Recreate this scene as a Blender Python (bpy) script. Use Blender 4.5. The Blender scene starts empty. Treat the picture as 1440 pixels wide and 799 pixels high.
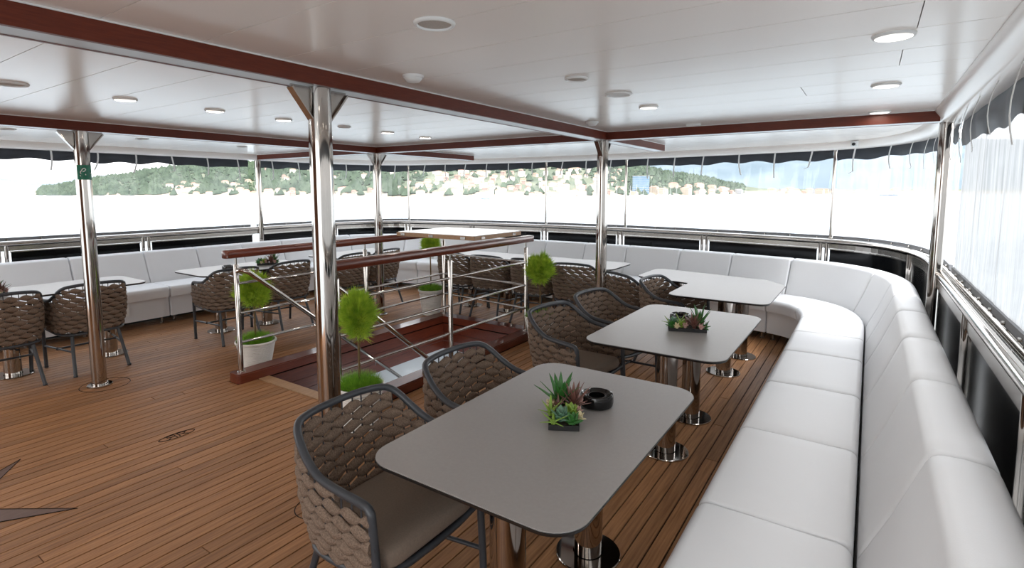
import bpy, bmesh, math, random
import numpy as np
from mathutils import Vector, Matrix
random.seed(7); rng = np.random.default_rng(7)
PI = math.pi
R_ = math.radians
SC = bpy.context.scene
COL = SC.collection

# ------------------------------------------------------------------ camera
F, PX, PY, HZ, VX, H = 750.0, 720.0, 342.0, 268.0, 1225.0, 1.6      # pixels of a 1440 x 799 frame
PITCH = math.atan((PY - HZ) / F)
YAW = math.atan((VX - PX) / (F / math.cos(PITCH)))
cd = bpy.data.cameras.new('camera'); cam = bpy.data.objects.new('camera', cd); COL.objects.link(cam)
cd.sensor_fit = 'HORIZONTAL'; cd.sensor_width = 36.0; cd.lens = F / 1440 * 36
cd.shift_y = -(399.5 - PY) / 1440
cd.clip_start = 0.05; cd.clip_end = 60000
cam.location = (0, 0, H); cam.rotation_euler = (PI / 2 - PITCH, 0, YAW)
SC.camera = cam
FW = np.array([-math.sin(YAW) * math.cos(PITCH), math.cos(YAW) * math.cos(PITCH), -math.sin(PITCH)])
RT = np.array([math.cos(YAW), math.sin(YAW), 0.0]); UP = np.cross(RT, FW)
def ray(x, y): return FW * F + RT * (x - PX) - UP * (y - PY)
def at(x, y, z=0.0):
    r = ray(x, y); t = (z - H) / r[2]; p = np.array([0, 0, H]) + r * t
    return float(p[0]), float(p[1])

# ------------------------------------------------------------------ sky and exposure
SKY = 3.0
W = bpy.data.worlds.new('world'); SC.world = W; W.use_nodes = True
nt = W.node_tree; nt.nodes.clear()
out = nt.nodes.new('ShaderNodeOutputWorld'); bg = nt.nodes.new('ShaderNodeBackground')
tc = nt.nodes.new('ShaderNodeTexCoord'); sp = nt.nodes.new('ShaderNodeSeparateXYZ'); rp = nt.nodes.new('ShaderNodeValToRGB')
nt.links.new(tc.outputs['Generated'], sp.inputs[0]); nt.links.new(sp.outputs['Z'], rp.inputs[0])
rp.color_ramp.elements[0].position = 0.0; rp.color_ramp.elements[0].color = (1.0, 0.985, 0.965, 1)
rp.color_ramp.elements[1].position = 0.8; rp.color_ramp.elements[1].color = (0.80, 0.86, 0.95, 1)
nt.links.new(rp.outputs[0], bg.inputs[0]); bg.inputs[1].default_value = SKY
nt.links.new(bg.outputs[0], out.inputs[0])
sd = bpy.data.lights.new('sun', 'SUN'); sd.energy = 7.0; sd.angle = R_(35); sd.color = (1.0, 0.97, 0.93)      # sun behind thin cloud
sun = bpy.data.objects.new('sun', sd); COL.objects.link(sun); sun.rotation_euler = (R_(8), R_(32), 0)
SC.view_settings.view_transform = 'Standard'; SC.view_settings.look = 'None'
SC.view_settings.gamma = 1.0; SC.view_settings.exposure = 0.40; SC.view_settings.use_curve_mapping = False

# ------------------------------------------------------------------ materials
def lin(c):
    return tuple(((v / 255) / 12.92 if v / 255 <= 0.04045 else (((v / 255) + 0.055) / 1.055) ** 2.4) for v in c)
MATS = {}
def mat(name, rgb, rough=0.5, metal=0.0, var=0.0, vscale=20.0, stretch=(1, 1, 1), bump=0.0, bscale=200.0, coat=0.0,
        spec=0.5, rnd=0.0, emit=0.0, alpha_trans=0.0, rgb2=None):
    if name in MATS: return MATS[name]
    m = bpy.data.materials.new(name); m.use_nodes = True; n = m.node_tree.nodes; l = m.node_tree.links
    b = n['Principled BSDF']; c = lin(rgb)
    b.inputs['Base Color'].default_value = (*c, 1); b.inputs['Roughness'].default_value = rough
    b.inputs['Metallic'].default_value = metal; b.inputs['Specular IOR Level'].default_value = spec
    b.inputs['Coat Weight'].default_value = coat; b.inputs['Coat Roughness'].default_value = 0.08
    tcn = None
    def coords():
        nonlocal tcn
        if tcn: return tcn
        t = n.new('ShaderNodeTexCoord'); mp = n.new('ShaderNodeMapping'); mp.inputs['Scale'].default_value = stretch
        if rnd:
            oi = n.new('ShaderNodeObjectInfo'); mu = n.new('ShaderNodeMath'); mu.operation = 'MULTIPLY'; mu.inputs[1].default_value = 57.0
            l.new(oi.outputs['Random'], mu.inputs[0]); cb = n.new('ShaderNodeCombineXYZ')
            for i in range(3): l.new(mu.outputs[0], cb.inputs[i])
            l.new(cb.outputs[0], mp.inputs['Location'])
        l.new(t.outputs['Object'], mp.inputs['Vector']); tcn = mp; return mp
    if var or rgb2 or rnd:
        c2 = lin(rgb2) if rgb2 else tuple(max(0, v * (1 - var)) for v in c)
        ns = n.new('ShaderNodeTexNoise'); ns.inputs['Scale'].default_value = vscale; ns.inputs['Detail'].default_value = 5
        l.new(coords().outputs[0], ns.inputs['Vector'])
        r = n.new('ShaderNodeValToRGB'); r.color_ramp.elements[0].position = 0.3; r.color_ramp.elements[1].position = 0.7
        r.color_ramp.elements[0].color = (*c2, 1); r.color_ramp.elements[1].color = (*c, 1)
        l.new(ns.outputs['Fac'], r.inputs[0]); src = r.outputs[0]
        if rnd:
            oi = n.new('ShaderNodeObjectInfo'); mr = n.new('ShaderNodeMapRange'); mr.inputs['To Min'].default_value = 1 - rnd; mr.inputs['To Max'].default_value = 1 + rnd * 0.6
            l.new(oi.outputs['Random'], mr.inputs[0]); hs = n.new('ShaderNodeHueSaturation')
            l.new(mr.outputs[0], hs.inputs['Value']); l.new(src, hs.inputs['Color']); src = hs.outputs[0]
        l.new(src, b.inputs['Base Color'])
    if bump:
        nb = n.new('ShaderNodeTexNoise'); nb.inputs['Scale'].default_value = bscale; nb.inputs['Detail'].default_value = 3
        l.new(coords().outputs[0], nb.inputs['Vector'])
        bp = n.new('ShaderNodeBump'); bp.inputs['Strength'].default_value = bump; bp.inputs['Distance'].default_value = 0.004
        l.new(nb.outputs['Fac'], bp.inputs['Height']); l.new(bp.outputs[0], b.inputs['Normal'])
    if emit:
        b.inputs['Emission Color'].default_value = (*c, 1); b.inputs['Emission Strength'].default_value = emit
    MATS[name] = m; return m

def film(name, white, gloss, streak, tint=(0.93, 0.95, 0.97), body=.86):
    m = bpy.data.materials.new(name); m.use_nodes = True; n = m.node_tree.nodes; l = m.node_tree.links; n.clear()
    o = n.new('ShaderNodeOutputMaterial'); tr = n.new('ShaderNodeBsdfTransparent'); tr.inputs[0].default_value = (*tint, 1)
    df = n.new('ShaderNodeBsdfDiffuse'); df.inputs[0].default_value = (body, body * 1.015, body * 1.03, 1)
    tl = n.new('ShaderNodeBsdfTranslucent'); tl.inputs[0].default_value = (body, body * 1.015, body * 1.03, 1)
    ad = n.new('ShaderNodeMixShader'); ad.inputs[0].default_value = 0.7; l.new(df.outputs[0], ad.inputs[1]); l.new(tl.outputs[0], ad.inputs[2])
    gl = n.new('ShaderNodeBsdfGlossy'); gl.inputs['Roughness'].default_value = 0.08
    m1 = n.new('ShaderNodeMixShader'); m2 = n.new('ShaderNodeMixShader'); m2.inputs[0].default_value = gloss
    l.new(tr.outputs[0], m1.inputs[1]); l.new(ad.outputs[0], m1.inputs[2])
    if streak:
        t = n.new('ShaderNodeTexCoord'); mp = n.new('ShaderNodeMapping'); mp.inputs['Scale'].default_value = (9, 9, 0.5)
        ns = n.new('ShaderNodeTexNoise'); ns.inputs['Scale'].default_value = 3.0; ns.inputs['Detail'].default_value = 9; ns.inputs['Roughness'].default_value = 0.7
        l.new(t.outputs['Object'], mp.inputs[0]); l.new(mp.outputs[0], ns.inputs['Vector'])
        mr = n.new('ShaderNodeMapRange'); mr.inputs['From Min'].default_value = 0.35; mr.inputs['From Max'].default_value = 0.68
        mr.inputs['To Min'].default_value = white * (1 - streak); mr.inputs['To Max'].default_value = white
        l.new(ns.outputs['Fac'], mr.inputs[0]); l.new(mr.outputs[0], m1.inputs[0])
    else: m1.inputs[0].default_value = white
    l.new(m1.outputs[0], m2.inputs[1]); l.new(gl.outputs[0], m2.inputs[2]); l.new(m2.outputs[0], o.inputs[0])
    MATS[name] = m; return m

M_STEEL = mat('polished_steel', (182, 176, 170), 0.07, 1.0)
M_STEEL2 = mat('brushed_steel', (176, 172, 167), 0.22, 1.0)
M_TEAK = mat('teak', (172, 124, 82), 0.55, spec=0.3, var=0.0, rgb2=(132, 90, 57), vscale=6, stretch=(14, 0.7, 4), rnd=0.22, bump=0.15, bscale=30)
M_TEAKD = mat('teak_dark_inlay', (104, 76, 62), 0.5, rgb2=(88, 62, 50), vscale=9, stretch=(6, 1, 1))
M_CAULK = mat('deck_caulk', (22, 18, 16), 0.75, spec=0.2)
M_MAHO = mat('mahogany', (112, 50, 30), 0.3, rgb2=(82, 34, 20), vscale=4, stretch=(30, 2, 30), coat=0.5)
M_MAHOB = mat('beam_mahogany', (112, 50, 32), 0.42, spec=0.3, rgb2=(94, 40, 26), vscale=5, stretch=(3, 3, 40), coat=0.05)
M_OAK = mat('pale_wood', (176, 140, 104), 0.45, rgb2=(150, 114, 82), vscale=5, stretch=(20, 2, 20))
M_LEATH = mat('white_leather', (229, 230, 232), 0.42, var=0.02, vscale=4, bump=0.06, bscale=260)
M_CEIL = mat('ceiling_paint', (246, 238, 231), 0.22, var=0.02, vscale=1.5)
M_CEILB = mat('ceiling_joint', (150, 145, 142), 0.5)
M_BEAMB = mat('beam_soffit', (186, 190, 194), 0.3)
M_TABLE = mat('grey_laminate', (152, 148, 145), 0.36, var=0.06, vscale=90, bump=0.03, bscale=400)
M_EDGE = mat('black_core', (20, 20, 21), 0.4)
M_TUBE = mat('anthracite_tube', (58, 61, 66), 0.38, bump=0.05, bscale=300)
M_ROPE = mat('taupe_rope', (138, 117, 100), 0.85, rgb2=(88, 72, 60), vscale=220, bump=0.3, bscale=420)
M_CORD = mat('dark_cord', (50, 50, 54), 0.7)
M_CUSH = mat('taupe_fabric', (138, 122, 108), 0.9, var=0.14, vscale=160, bump=0.3, bscale=420)
M_BLKP = mat('black_glass', (8, 9, 11), 0.12, spec=0.25)
M_WHITE = mat('white_plastic', (236, 236, 234), 0.45)
M_STRAP = mat('white_webbing', (232, 232, 230), 0.7)
M_VAL = mat('charcoal_canvas', (62, 66, 74), 0.55, var=0.25, vscale=5, bump=0.25, bscale=30)
M_VALR = mat('grey_canvas', (96, 100, 108), 0.5, var=0.2, vscale=5)
M_HEM = mat('grey_hem', (120, 122, 126), 0.55)
M_FILM = film('clear_vinyl', 0.05, 0.05, 0.0)
M_FILM2 = film('creased_vinyl', 0.30, 0.06, 0.7)
M_FILMR = film('misted_vinyl', 0.86, 0.05, 0.5, (0.28, 0.285, 0.29), .40)
M_ASH = mat('black_ceramic', (14, 14, 15), 0.12)
M_TRAY = mat('black_tray', (28, 28, 28), 0.6)
M_POT = mat('white_pot', (228, 224, 218), 0.55, var=0.05, vscale=10)
M_SOIL = mat('soil', (60, 46, 34), 0.95)
M_GRASS = mat('bright_needles', (212, 232, 84), 0.6, rgb2=(134, 182, 44), vscale=24)
M_GRASS2 = mat('low_needles', (168, 216, 72), 0.6, rgb2=(92, 150, 36), vscale=30)
M_STEM = mat('bark_stem', (104, 84, 52), 0.85)
M_LAMP = mat('lamp_diffuser', (255, 250, 240), 0.4, emit=0.9)
M_GRILL = mat('speaker_mesh', (196, 188, 180), 0.6, var=0.2, vscale=300)
M_GREEN = mat('sign_green', (0, 112, 84), 0.4)
M_GLINT = mat('pale_panel', (236, 238, 240), 0.15)
M_STAIRW = mat('stairwell_white', (206, 214, 220), 0.12, var=0.05, vscale=3)
def leafmat(name, a, b): return mat(name, a, 0.45, rgb2=b, vscale=14)

# ------------------------------------------------------------------ mesh helpers
class MB:
    def __init__(s): s.v = []; s.f = []; s.m = []
    def add(s, v, f, mi=0):
        o = len(s.v); s.v.extend([tuple(map(float, p)) for p in v]); s.f.extend([tuple(i + o for i in q) for q in f]); s.m.extend([mi] * len(f)); return s
    def box(s, x0, x1, y0, y1, z0, z1, mi=0):
        return s.add([(x0, y0, z0), (x1, y0, z0), (x1, y1, z0), (x0, y1, z0), (x0, y0, z1), (x1, y0, z1), (x1, y1, z1), (x0, y1, z1)],
                     [(0, 3, 2, 1), (4, 5, 6, 7), (0, 1, 5, 4), (1, 2, 6, 5), (2, 3, 7, 6), (3, 0, 4, 7)], mi)
    def tube(s, pts, r, n=10, caps=True, closed=False, mi=0, flat=1.0):
        P = [Vector(p) for p in pts]; k = len(P); rr = r if hasattr(r, '__len__') else [r] * k
        T = []
        for i in range(k):
            a = P[(i - 1) % k] if (closed or i > 0) else P[i]; b = P[(i + 1) % k] if (closed or i < k - 1) else P[i]
            T.append((b - a).normalized())
        ref = Vector((0, 0, 1)) if abs(T[0].z) < 0.9 else Vector((1, 0, 0))
        u = (ref - T[0] * ref.dot(T[0])).normalized(); v = []
        for i in range(k):
            u = (u - T[i] * u.dot(T[i])).normalized(); w = T[i].cross(u)
            for j in range(n):
                a = 2 * PI * j / n; v.append(P[i] + (u * math.cos(a) * flat + w * math.sin(a)) * rr[i])
        f = []
        for i in range(k if closed else k - 1):
            a, b = i * n, ((i + 1) % k) * n
            for j in range(n): f.append((a + j, a + (j + 1) % n, b + (j + 1) % n, b + j))
        if caps and not closed:
            f.append(tuple(range(n - 1, -1, -1))); f.append(tuple(range((k - 1) * n, k * n)))
        return s.add(v, f, mi)
    def lathe(s, prof, c=(0, 0, 0), n=28, mi=0, capb=True, capt=True, sx=1.0):
        v = []; f = []
        for r, z in prof:
            for j in range(n): a = 2 * PI * j / n; v.append((c[0] + r * math.cos(a) * sx, c[1] + r * math.sin(a), c[2] + z))
        for i in range(len(prof) - 1):
            for j in range(n): f.append((i * n + j, i * n + (j + 1) % n, (i + 1) * n + (j + 1) % n, (i + 1) * n + j))
        if capb: f.append(tuple(range(n - 1, -1, -1)))
        if capt: f.append(tuple(range((len(prof) - 1) * n, len(prof) * n)))
        return s.add(v, f, mi)
    def prism(s, poly, z0, z1, mi=0):
        n = len(poly); v = [(x, y, z0) for x, y in poly] + [(x, y, z1) for x, y in poly]
        f = [tuple(range(n - 1, -1, -1)), tuple(range(n, 2 * n))] + [(i, (i + 1) % n, n + (i + 1) % n, n + i) for i in range(n)]
        return s.add(v, f, mi)
    def loft(s, rings, closed=True, capa=True, capb=True, mi=0):
        n = len(rings[0]); v = [p for r in rings for p in r]; f = []
        for i in range(len(rings) - 1):
            for j in range(n if closed else n - 1):
                f.append((i * n + j, (i + 1) * n + j, (i + 1) * n + (j + 1) % n, i * n + (j + 1) % n))
        if closed and capa: f.append(tuple(range(n)))
        if closed and capb: f.append(tuple(range(len(rings) * n - 1, (len(rings) - 1) * n - 1, -1)))
        return s.add(v, f, mi)
    def build(s, name, mats, parent=None, off=None, smooth=None, recalc=False, loc=None):
        if off is None: off = tuple(parent.location) if (parent is not None and parent.get('_w')) else (0, 0, 0)
        me = bpy.data.meshes.new(name)
        me.from_pydata([(x - off[0], y - off[1], z - off[2]) for x, y, z in s.v], [], s.f)
        ml = mats if isinstance(mats, (list, tuple)) else [mats]
        for m in ml: me.materials.append(m)
        if len(ml) > 1: me.polygons.foreach_set('material_index', s.m)
        if recalc:
            bm = bmesh.new(); bm.from_mesh(me); bmesh.ops.recalc_face_normals(bm, faces=bm.faces); bm.to_mesh(me); bm.free()
        if smooth is not None:
            me.polygons.foreach_set('use_smooth', [True] * len(me.polygons)); me.set_sharp_from_angle(angle=R_(smooth))
        me.update()
        o = bpy.data.objects.new(name, me); COL.objects.link(o)
        if parent is not None: o.parent = parent
        if loc is not None: o.location = loc
        return o

def tag(o, label=None, cat=None, group=None, kind=None):
    if label: o['label'] = label
    if cat: o['category'] = cat
    if group: o['group'] = group
    if kind: o['kind'] = kind
    return o
def thing(name, label, cat, loc=(0, 0, 0), rotz=0.0, group=None, world=True):
    o = bpy.data.objects.new(name, None); COL.objects.link(o); o.empty_display_size = 0.1
    o.location = loc; o.rotation_euler = (0, 0, rotz)
    if world: o['_w'] = 1
    return tag(o, label, cat, group)
def dup(root, loc, rotz, label, group=None, scale=None):
    r = root.copy(); COL.objects.link(r); r.location = loc; r.rotation_euler = (0, 0, rotz); r['label'] = label
    if scale: r.scale = scale
    if group: r['group'] = group
    for ch in list(root.children):
        c = ch.copy(); COL.objects.link(c); c.parent = r
        for g in list(ch.children):
            d = g.copy(); COL.objects.link(d); d.parent = c
    return r
def rrect(x0, x1, y0, y1, r, n=8):
    p = []
    for cx, cy, a0 in ((x1 - r, y0 + r, -PI / 2), (x1 - r, y1 - r, 0), (x0 + r, y1 - r, PI / 2), (x0 + r, y0 + r, PI)):
        for i in range(n + 1): a = a0 + PI / 2 * i / n; p.append((cx + r * math.cos(a), cy + r * math.sin(a)))
    return p
def round_poly(poly, r, n=7):
    out = []; k = len(poly)
    for i in range(k):
        a, b, c = Vector(poly[i - 1]), Vector(poly[i]), Vector(poly[(i + 1) % k])
        u = (a - b); v = (c - b); ang = u.angle(v); rr = r[i] if hasattr(r, '__len__') else r
        d = min(rr / math.tan(ang / 2), u.length * .48, v.length * .48)
        p, q = b + u.normalized() * d, b + v.normalized() * d
        for j in range(n + 1):
            t = j / n; out.append(tuple((1 - t) ** 2 * p + 2 * t * (1 - t) * b + t * t * q))
    return out
def smooth_path(pts, n=6):
    P = [np.array(p, float) for p in pts]; o = []
    for i in range(len(P) - 1):
        a = P[i - 1] if i else 2 * P[0] - P[1]; b, c = P[i], P[i + 1]; d = P[i + 2] if i + 2 < len(P) else 2 * P[-1] - P[-2]
        for j in range(n):
            t = j / n; o.append(0.5 * ((2 * b) + (-a + c) * t + (2 * a - 5 * b + 4 * c - d) * t * t + (-a + 3 * b - 3 * c + d) * t ** 3))
    o.append(P[-1]); return o

# ------------------------------------------------------------------ plan curves of the deck
XC = -3.72
class Path:
    def __init__(s, pts):
        s.p = np.array(pts, float); d = np.linalg.norm(np.diff(s.p, axis=0), axis=1); s.s = np.concatenate([[0], np.cumsum(d)]); s.L = s.s[-1]
        t = np.gradient(s.p, axis=0); t /= np.linalg.norm(t, axis=1)[:, None]; s.n = np.stack([t[:, 1], -t[:, 0]], 1)
    def pos(s, q, d=0.0):
        x = np.interp(q, s.s, s.p[:, 0]); y = np.interp(q, s.s, s.p[:, 1]); n = s.nrm(q); return np.array([x + n[0] * d, y + n[1] * d])
    def nrm(s, q):
        n = np.array([np.interp(q, s.s, s.n[:, 0]), np.interp(q, s.s, s.n[:, 1])]); return n / np.linalg.norm(n)
    def near(s, x, y): return float(s.s[np.argmin((s.p[:, 0] - x) ** 2 + (s.p[:, 1] - y) ** 2)])
    def offset(s, d): return Path(s.p + s.n * d)
    def bearing(s, px):      # where the sight line through pixel column px meets the curve, seen from above
        r = ray(px, 300); a = math.atan2(r[0], r[1]); b = np.arctan2(s.p[:, 0], s.p[:, 1]); ok = s.p[:, 1] > 0.5
        return float(s.s[np.argmin(np.where(ok, abs(b - a), 9))])
    def xr(s, Y):            # right-hand x of the outline at a given y
        h = len(s.p) // 2; P = s.p[:h + 1]
        return float(np.interp(Y, P[:, 1], P[:, 0])) if Y < P[-1, 1] else XC
    def span(s, a, b, step):
        n = max(2, int(math.ceil((b - a) / step)) + 1); return np.linspace(a, b, n)
def ring(xr, cx, Yc, ys, y0=-2.1, k=.0397):
    P = [(xr, y) for y in np.linspace(y0, ys, 60)]
    bx = xr - cx; dx = bx - XC; by = Yc - k * dx * dx; sl = -2 * k * dx; c = np.array([xr, by + sl * cx])
    a = np.array([xr, ys]); b = np.array([bx, by])
    for t in np.linspace(0, 1, 40)[1:]: P.append(tuple((1 - t) ** 2 * a + 2 * t * (1 - t) * c + t * t * b))
    for x in np.linspace(bx, XC, 60)[1:]: P.append((x, Yc - k * (x - XC) ** 2))
    Q = [(2 * XC - x, y) for x, y in reversed(P[:-1])]
    return Path(P + Q)
CREASE = ring(.02, .77, 6.95, 5.4)
RAIL = ring(.43, .9, 7.6, 5.4)
def sweep(mb, path, s0, s1, prof, step=.12, closed=True, inset=None, mi=0):
    ss = list(path.span(s0, s1, step)); c = np.mean(prof, axis=0); rings = []
    if inset:
        e = inset; ss = [s0, s0 + e * .35, s0 + e] + [q for q in ss if s0 + e * 1.5 < q < s1 - e * 1.5] + [s1 - e, s1 - e * .35, s1]
    for i, q in enumerate(ss):
        k = 0
        if inset:
            j = min(i, len(ss) - 1 - i); k = [inset * .8, inset * .25, 0][j] if j < 3 else 0
        ring_ = []
        for d, z in prof:
            if k:
                vx, vz = c[0] - d, c[1] - z; L = math.hypot(vx, vz) or 1; d, z = d + vx / L * k, z + vz / L * k
            p = path.pos(q, d); ring_.append((p[0], p[1], z))
        rings.append(ring_)
    mb.loft(rings, closed=closed, mi=mi); return mb

# ------------------------------------------------------------------ the setting: deck floor, ceiling, beams
HX0, HX1, HY0, HY1 = -4.25, -3.12, 2.56, 4.83            # the stair opening
mb = MB(); ys_ = [-2.1, 0, 1.2, HY0, HY1] + list(np.linspace(5.0, 7.5, 16))
for a, b in zip(ys_[:-1], ys_[1:]):
    xa, xb = RAIL.xr(a) + .1, RAIL.xr(b) + .1
    for x0a, x1a, x0b, x1b in ([(2 * XC - xa, xa, 2 * XC - xb, xb)] if not (HY0 - .01 < a < HY1 - .01) else [(2 * XC - xa, HX0, 2 * XC - xb, HX0), (HX1, xa, HX1, xb)]):
        mb.add([(x0a, a, -.008), (x1a, a, -.008), (x1b, b, -.008), (x0b, b, -.008), (x0a, a, -.12), (x1a, a, -.12), (x1b, b, -.12), (x0b, b, -.12)],
               [(0, 1, 2, 3), (4, 7, 6, 5), (0, 4, 5, 1), (1, 5, 6, 2), (2, 6, 7, 3), (3, 7, 4, 0)])
floor = tag(mb.build('floor', M_CAULK), 'teak planked ship deck with black caulked seams', None, None, 'structure')
PW = .0765
want = {}
for q in ((58.5, 787), (286, 771), (1020.8, 560.5), (1011.7, 598.7), (1001.7, 647.5)):
    x, y = at(*q); want.setdefault(int((x + 7.32) // PW), []).append(y)
FI = CREASE.offset(-.12)
nrow = int((7.32 - .12) // PW); npl = 0
for i in range(nrow):
    x0 = -7.32 + i * PW + .0037; x1 = x0 + PW - .0074; xm = (x0 + x1) / 2
    xx = xm if xm > XC else 2 * XC - xm
    half = FI.p[:len(FI.p) // 2 + 1]
    yend = float(np.interp(-xx, -half[58:, 0], half[58:, 1])) if xx < half[58, 0] else half[58, 1]
    segs = [(-2.05, yend)]
    if HX0 - .16 < xm < HX1 + .15: segs = [(-2.05, 2.455 if HX0 < xm < HX1 else 2.29), (4.99, yend)]
    for a, b in segs:
        cuts = []
        if b - a > 3.2:
            cuts = [y for y in want.get(i, []) if a < y < b] or ([a + (b - a) * random.uniform(.15, .85)] if random.random() < .5 else [])
            if len(cuts) == 1 and b - a > 7 and random.random() < .15:
                c2 = cuts[0] + random.choice((-1, 1)) * random.uniform(2.2, 3.2)
                if a + .6 < c2 < b - .6: cuts.append(c2)
        ed = [a] + sorted(cuts) + [b]
        for p, q in zip(ed[:-1], ed[1:]):
            p2, q2 = p + .002, q - .002; L = q2 - p2
            o = MB().box(x0 - xm, x1 - xm, 0, L, -.0075, 0).build('plank', M_TEAK, floor, loc=(xm, p2, 0)); npl += 1
# compass star inlay: four diagonal points, each outlined in black
sc_ = (-3.69, .45)
for k in range(4):
    a = PI / 4 + k * PI / 2; u = np.array([math.cos(a), math.sin(a)]); w = np.array([-u[1], u[0]]); c = np.array(sc_)
    pts = [c, c + u * .16 + w * .085, c + u * .63, c + u * .16 - w * .085]
    MB().prism([tuple(p) for p in pts], 0, .0012).build('star_point', M_TEAKD, floor)
    MB().tube([(p[0], p[1], .0012) for p in pts], .0028, 4, closed=True).build('star_outline', M_CAULK, floor)
# double-letter monogram in an oval ring, let into the deck
mo = np.array(at(249, 612.5)); gl = []
gl.append([(.115 * math.cos(t) * (1 + .18 * abs(math.cos(t))), .045 * math.sin(t)) for t in np.linspace(0, 2 * PI, 40)])
for sg in (-1, 1):
    gl.append([(sg * .012, -.032), (sg * .012, .032), (sg * .05, .032), (sg * .068, .022), (sg * .068, .01), (sg * .05, .0), (sg * .014, .0)])
    gl.append([(sg * .04, .0), (sg * .075, -.032)])
mm = MB()
for g in gl: mm.tube([(mo[0] - y * .85, mo[1] + x * .8, .0006) for x, y in g], .0028, 5)
mm.build('monogram_inlay', M_CAULK, floor)
for c, r in ((at(148, 541), .17), (at(447, 712), .11)):
    MB().tube([(c[0] + r * math.cos(a), c[1] + r * math.sin(a), .0004) for a in np.linspace(0, 2 * PI, 40)[:-1]], .0025, 4, closed=True).build('ring_inlay', M_CAULK, floor)

ZC = 2.14; ZB = 2.065
CE = RAIL.offset(.08)
poly = [tuple(p) for p in CE.p[::4]]
ceil = tag(MB().prism(poly, ZC + .012, ZC + .16).build('ceiling', M_CEILB, recalc=True), 'off-white panelled ceiling of the covered deck', None, None, 'structure')
BX = [(-2.2, -2.05), (-5.28, -5.13)]
yy = np.arange(-2.084, 7.7, .312); yy = yy[yy < 7.5]
CJ = [at(q[0], q[1], ZC) for q in ((1290, 38), (1265, 90), (1133, 133))]
def cx_(Y): return CE.xr(min(Y, 7.55))
for a in yy:
    b = min(a + .312, 7.58)
    bays = [(None, -5.13), (-5.13, -2.05), (-2.05, None)]
    for jx, jy in CJ:
        if a <= jy < a + .312: bays[2:] = [(-2.05, jx), (jx, None)]
    for lo, hi in bays:
        ra, rb = cx_(a), cx_(b); la, lb = 2 * XC - ra, 2 * XC - rb
        v = [max(la, lo) if lo is not None else la, min(ra, hi) if hi is not None else ra, min(rb, hi) if hi is not None else rb, max(lb, lo) if lo is not None else lb]
        if v[1] - v[0] < .1 or v[2] - v[3] < .02: continue
        g = .0016; q = [(v[0] + g, a + g), (v[1] - g, a + g), (v[2] - g, b - g), (v[3] + g, b - g)]
        MB().prism(q, ZC, ZC + .012).build('ceiling_panel', M_CEIL, ceil)
M_WALL = mat('varnished_wall', (150, 100, 68), 0.4, rgb2=(122, 76, 48), vscale=3, stretch=(12, 12, 1), coat=0.3)
w = tag(MB().box(-5.2, -2.2, -2.2, -2.1, -.1, 2.14).build('wall_back', M_WALL), 'varnished wooden deckhouse front', None, None, 'structure')
for i in range(10): MB().box(-5.2 + i * .3 + .003, -5.2 + (i + 1) * .3 - .003, -2.1, -2.085, .0, 2.13).build('wall_board', M_WALL, w)
# beams: brown side boards on a pale soffit
def beam(n, x0, x1, y0, y1, label):
    m = MB(); lng = (y1 - y0) > (x1 - x0); t = .02
    root = m.box(x0 + (t if lng else 0), x1 - (t if lng else 0), y0 + (0 if lng else t), y1 - (0 if lng else t), ZB + .001, ZC).build('trim_%d' % n, M_BEAMB)
    tag(root, label, None, None, 'structure')
    for s in (0, 1):
        if lng: b = (x0, x0 + t, y0, y1) if s == 0 else (x1 - t, x1, y0, y1)
        else: b = (x0, x1, y0, y0 + t) if s == 0 else (x0, x1, y1 - t, y1)
        MB().box(*b, ZB, ZC - .006).build('fascia_board', M_MAHOB, root)
        e = .004; MB().box(b[0] - (e if lng else 0), b[1] + (e if lng else 0), b[2] - (0 if lng else e), b[3] + (0 if lng else e), ZC - .006, ZC - .0005).build('white_strip', M_WHITE, root)  # thin white trim line along the top of each board
    if lng:
        MB().box(x0 + t, x1 - t, y1, y1 + .015, ZB, ZC - .001).build('end_board', M_MAHOB, root)
beam(1, *BX[0], -2.08, 6.3, 'mahogany faced ceiling beam over the armchairs')
beam(2, *BX[1], -2.08, 6.6, 'mahogany faced ceiling beam over the pole with green sign')
beam(3, -2.05, .36, 4.63, 4.78, 'mahogany cross beam ending at the pole by the misted curtain')
beam(4, -5.13, -2.2, 4.63, 4.78, 'mahogany cross beam spanning above the stair railing')
beam(5, -7.75, -5.28, 4.63, 4.78, 'short mahogany cross beam beyond the stair railing')
# rounded white lip around the ceiling edge
m = MB(); prof = [(.10, 2.15), (-.10, 2.142), (-.10, 2.13), (-.06, 2.075), (-.03, 2.06), (.10, 2.06)]
sweep(m, RAIL, .05, RAIL.L - .05, prof, .15)
tag(m.build('trim_6', M_CEIL, smooth=40, recalc=True), 'white rounded lip along the ceiling edge', None, None, 'structure')

# ------------------------------------------------------------------ stairwell
wz = -.32; t = .03
for nm, b, lab in (('wall_stair_left', (HX0 - t, HX0, HY0, HY1), 'mahogany and white lining of the stairwell under the sloping handrail'),
                   ('wall_stair_right', (HX1, HX1 + t, HY0, HY1), 'stairwell lining below the curb beside the armchairs'),
                   ('wall_stair_far', (HX0 - t, HX1 + t, HY1, HY1 + t), 'end lining of the stairwell below the hatch cover'),
                   ('wall_stair_near', (HX0 - t, HX1 + t, HY0 - t, HY0), 'stairwell lining under the pale threshold')):
    w = tag(MB().box(*b, -2.3, wz).build(nm, M_STAIRW), lab, None, None, 'structure')
    for a_, c_ in ((-.01, -.118), (-.122, -.218), (-.222, wz)):
        e = .006
        q = (b[0] - (e if nm.endswith('right') else 0), b[1] + (e if nm.endswith('left') else 0), b[2] - (e if nm.endswith('far') else 0), b[3] + (e if nm.endswith('near') else 0))
        MB().box(*q, c_, a_).build('lining_board', M_MAHO, w)
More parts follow.
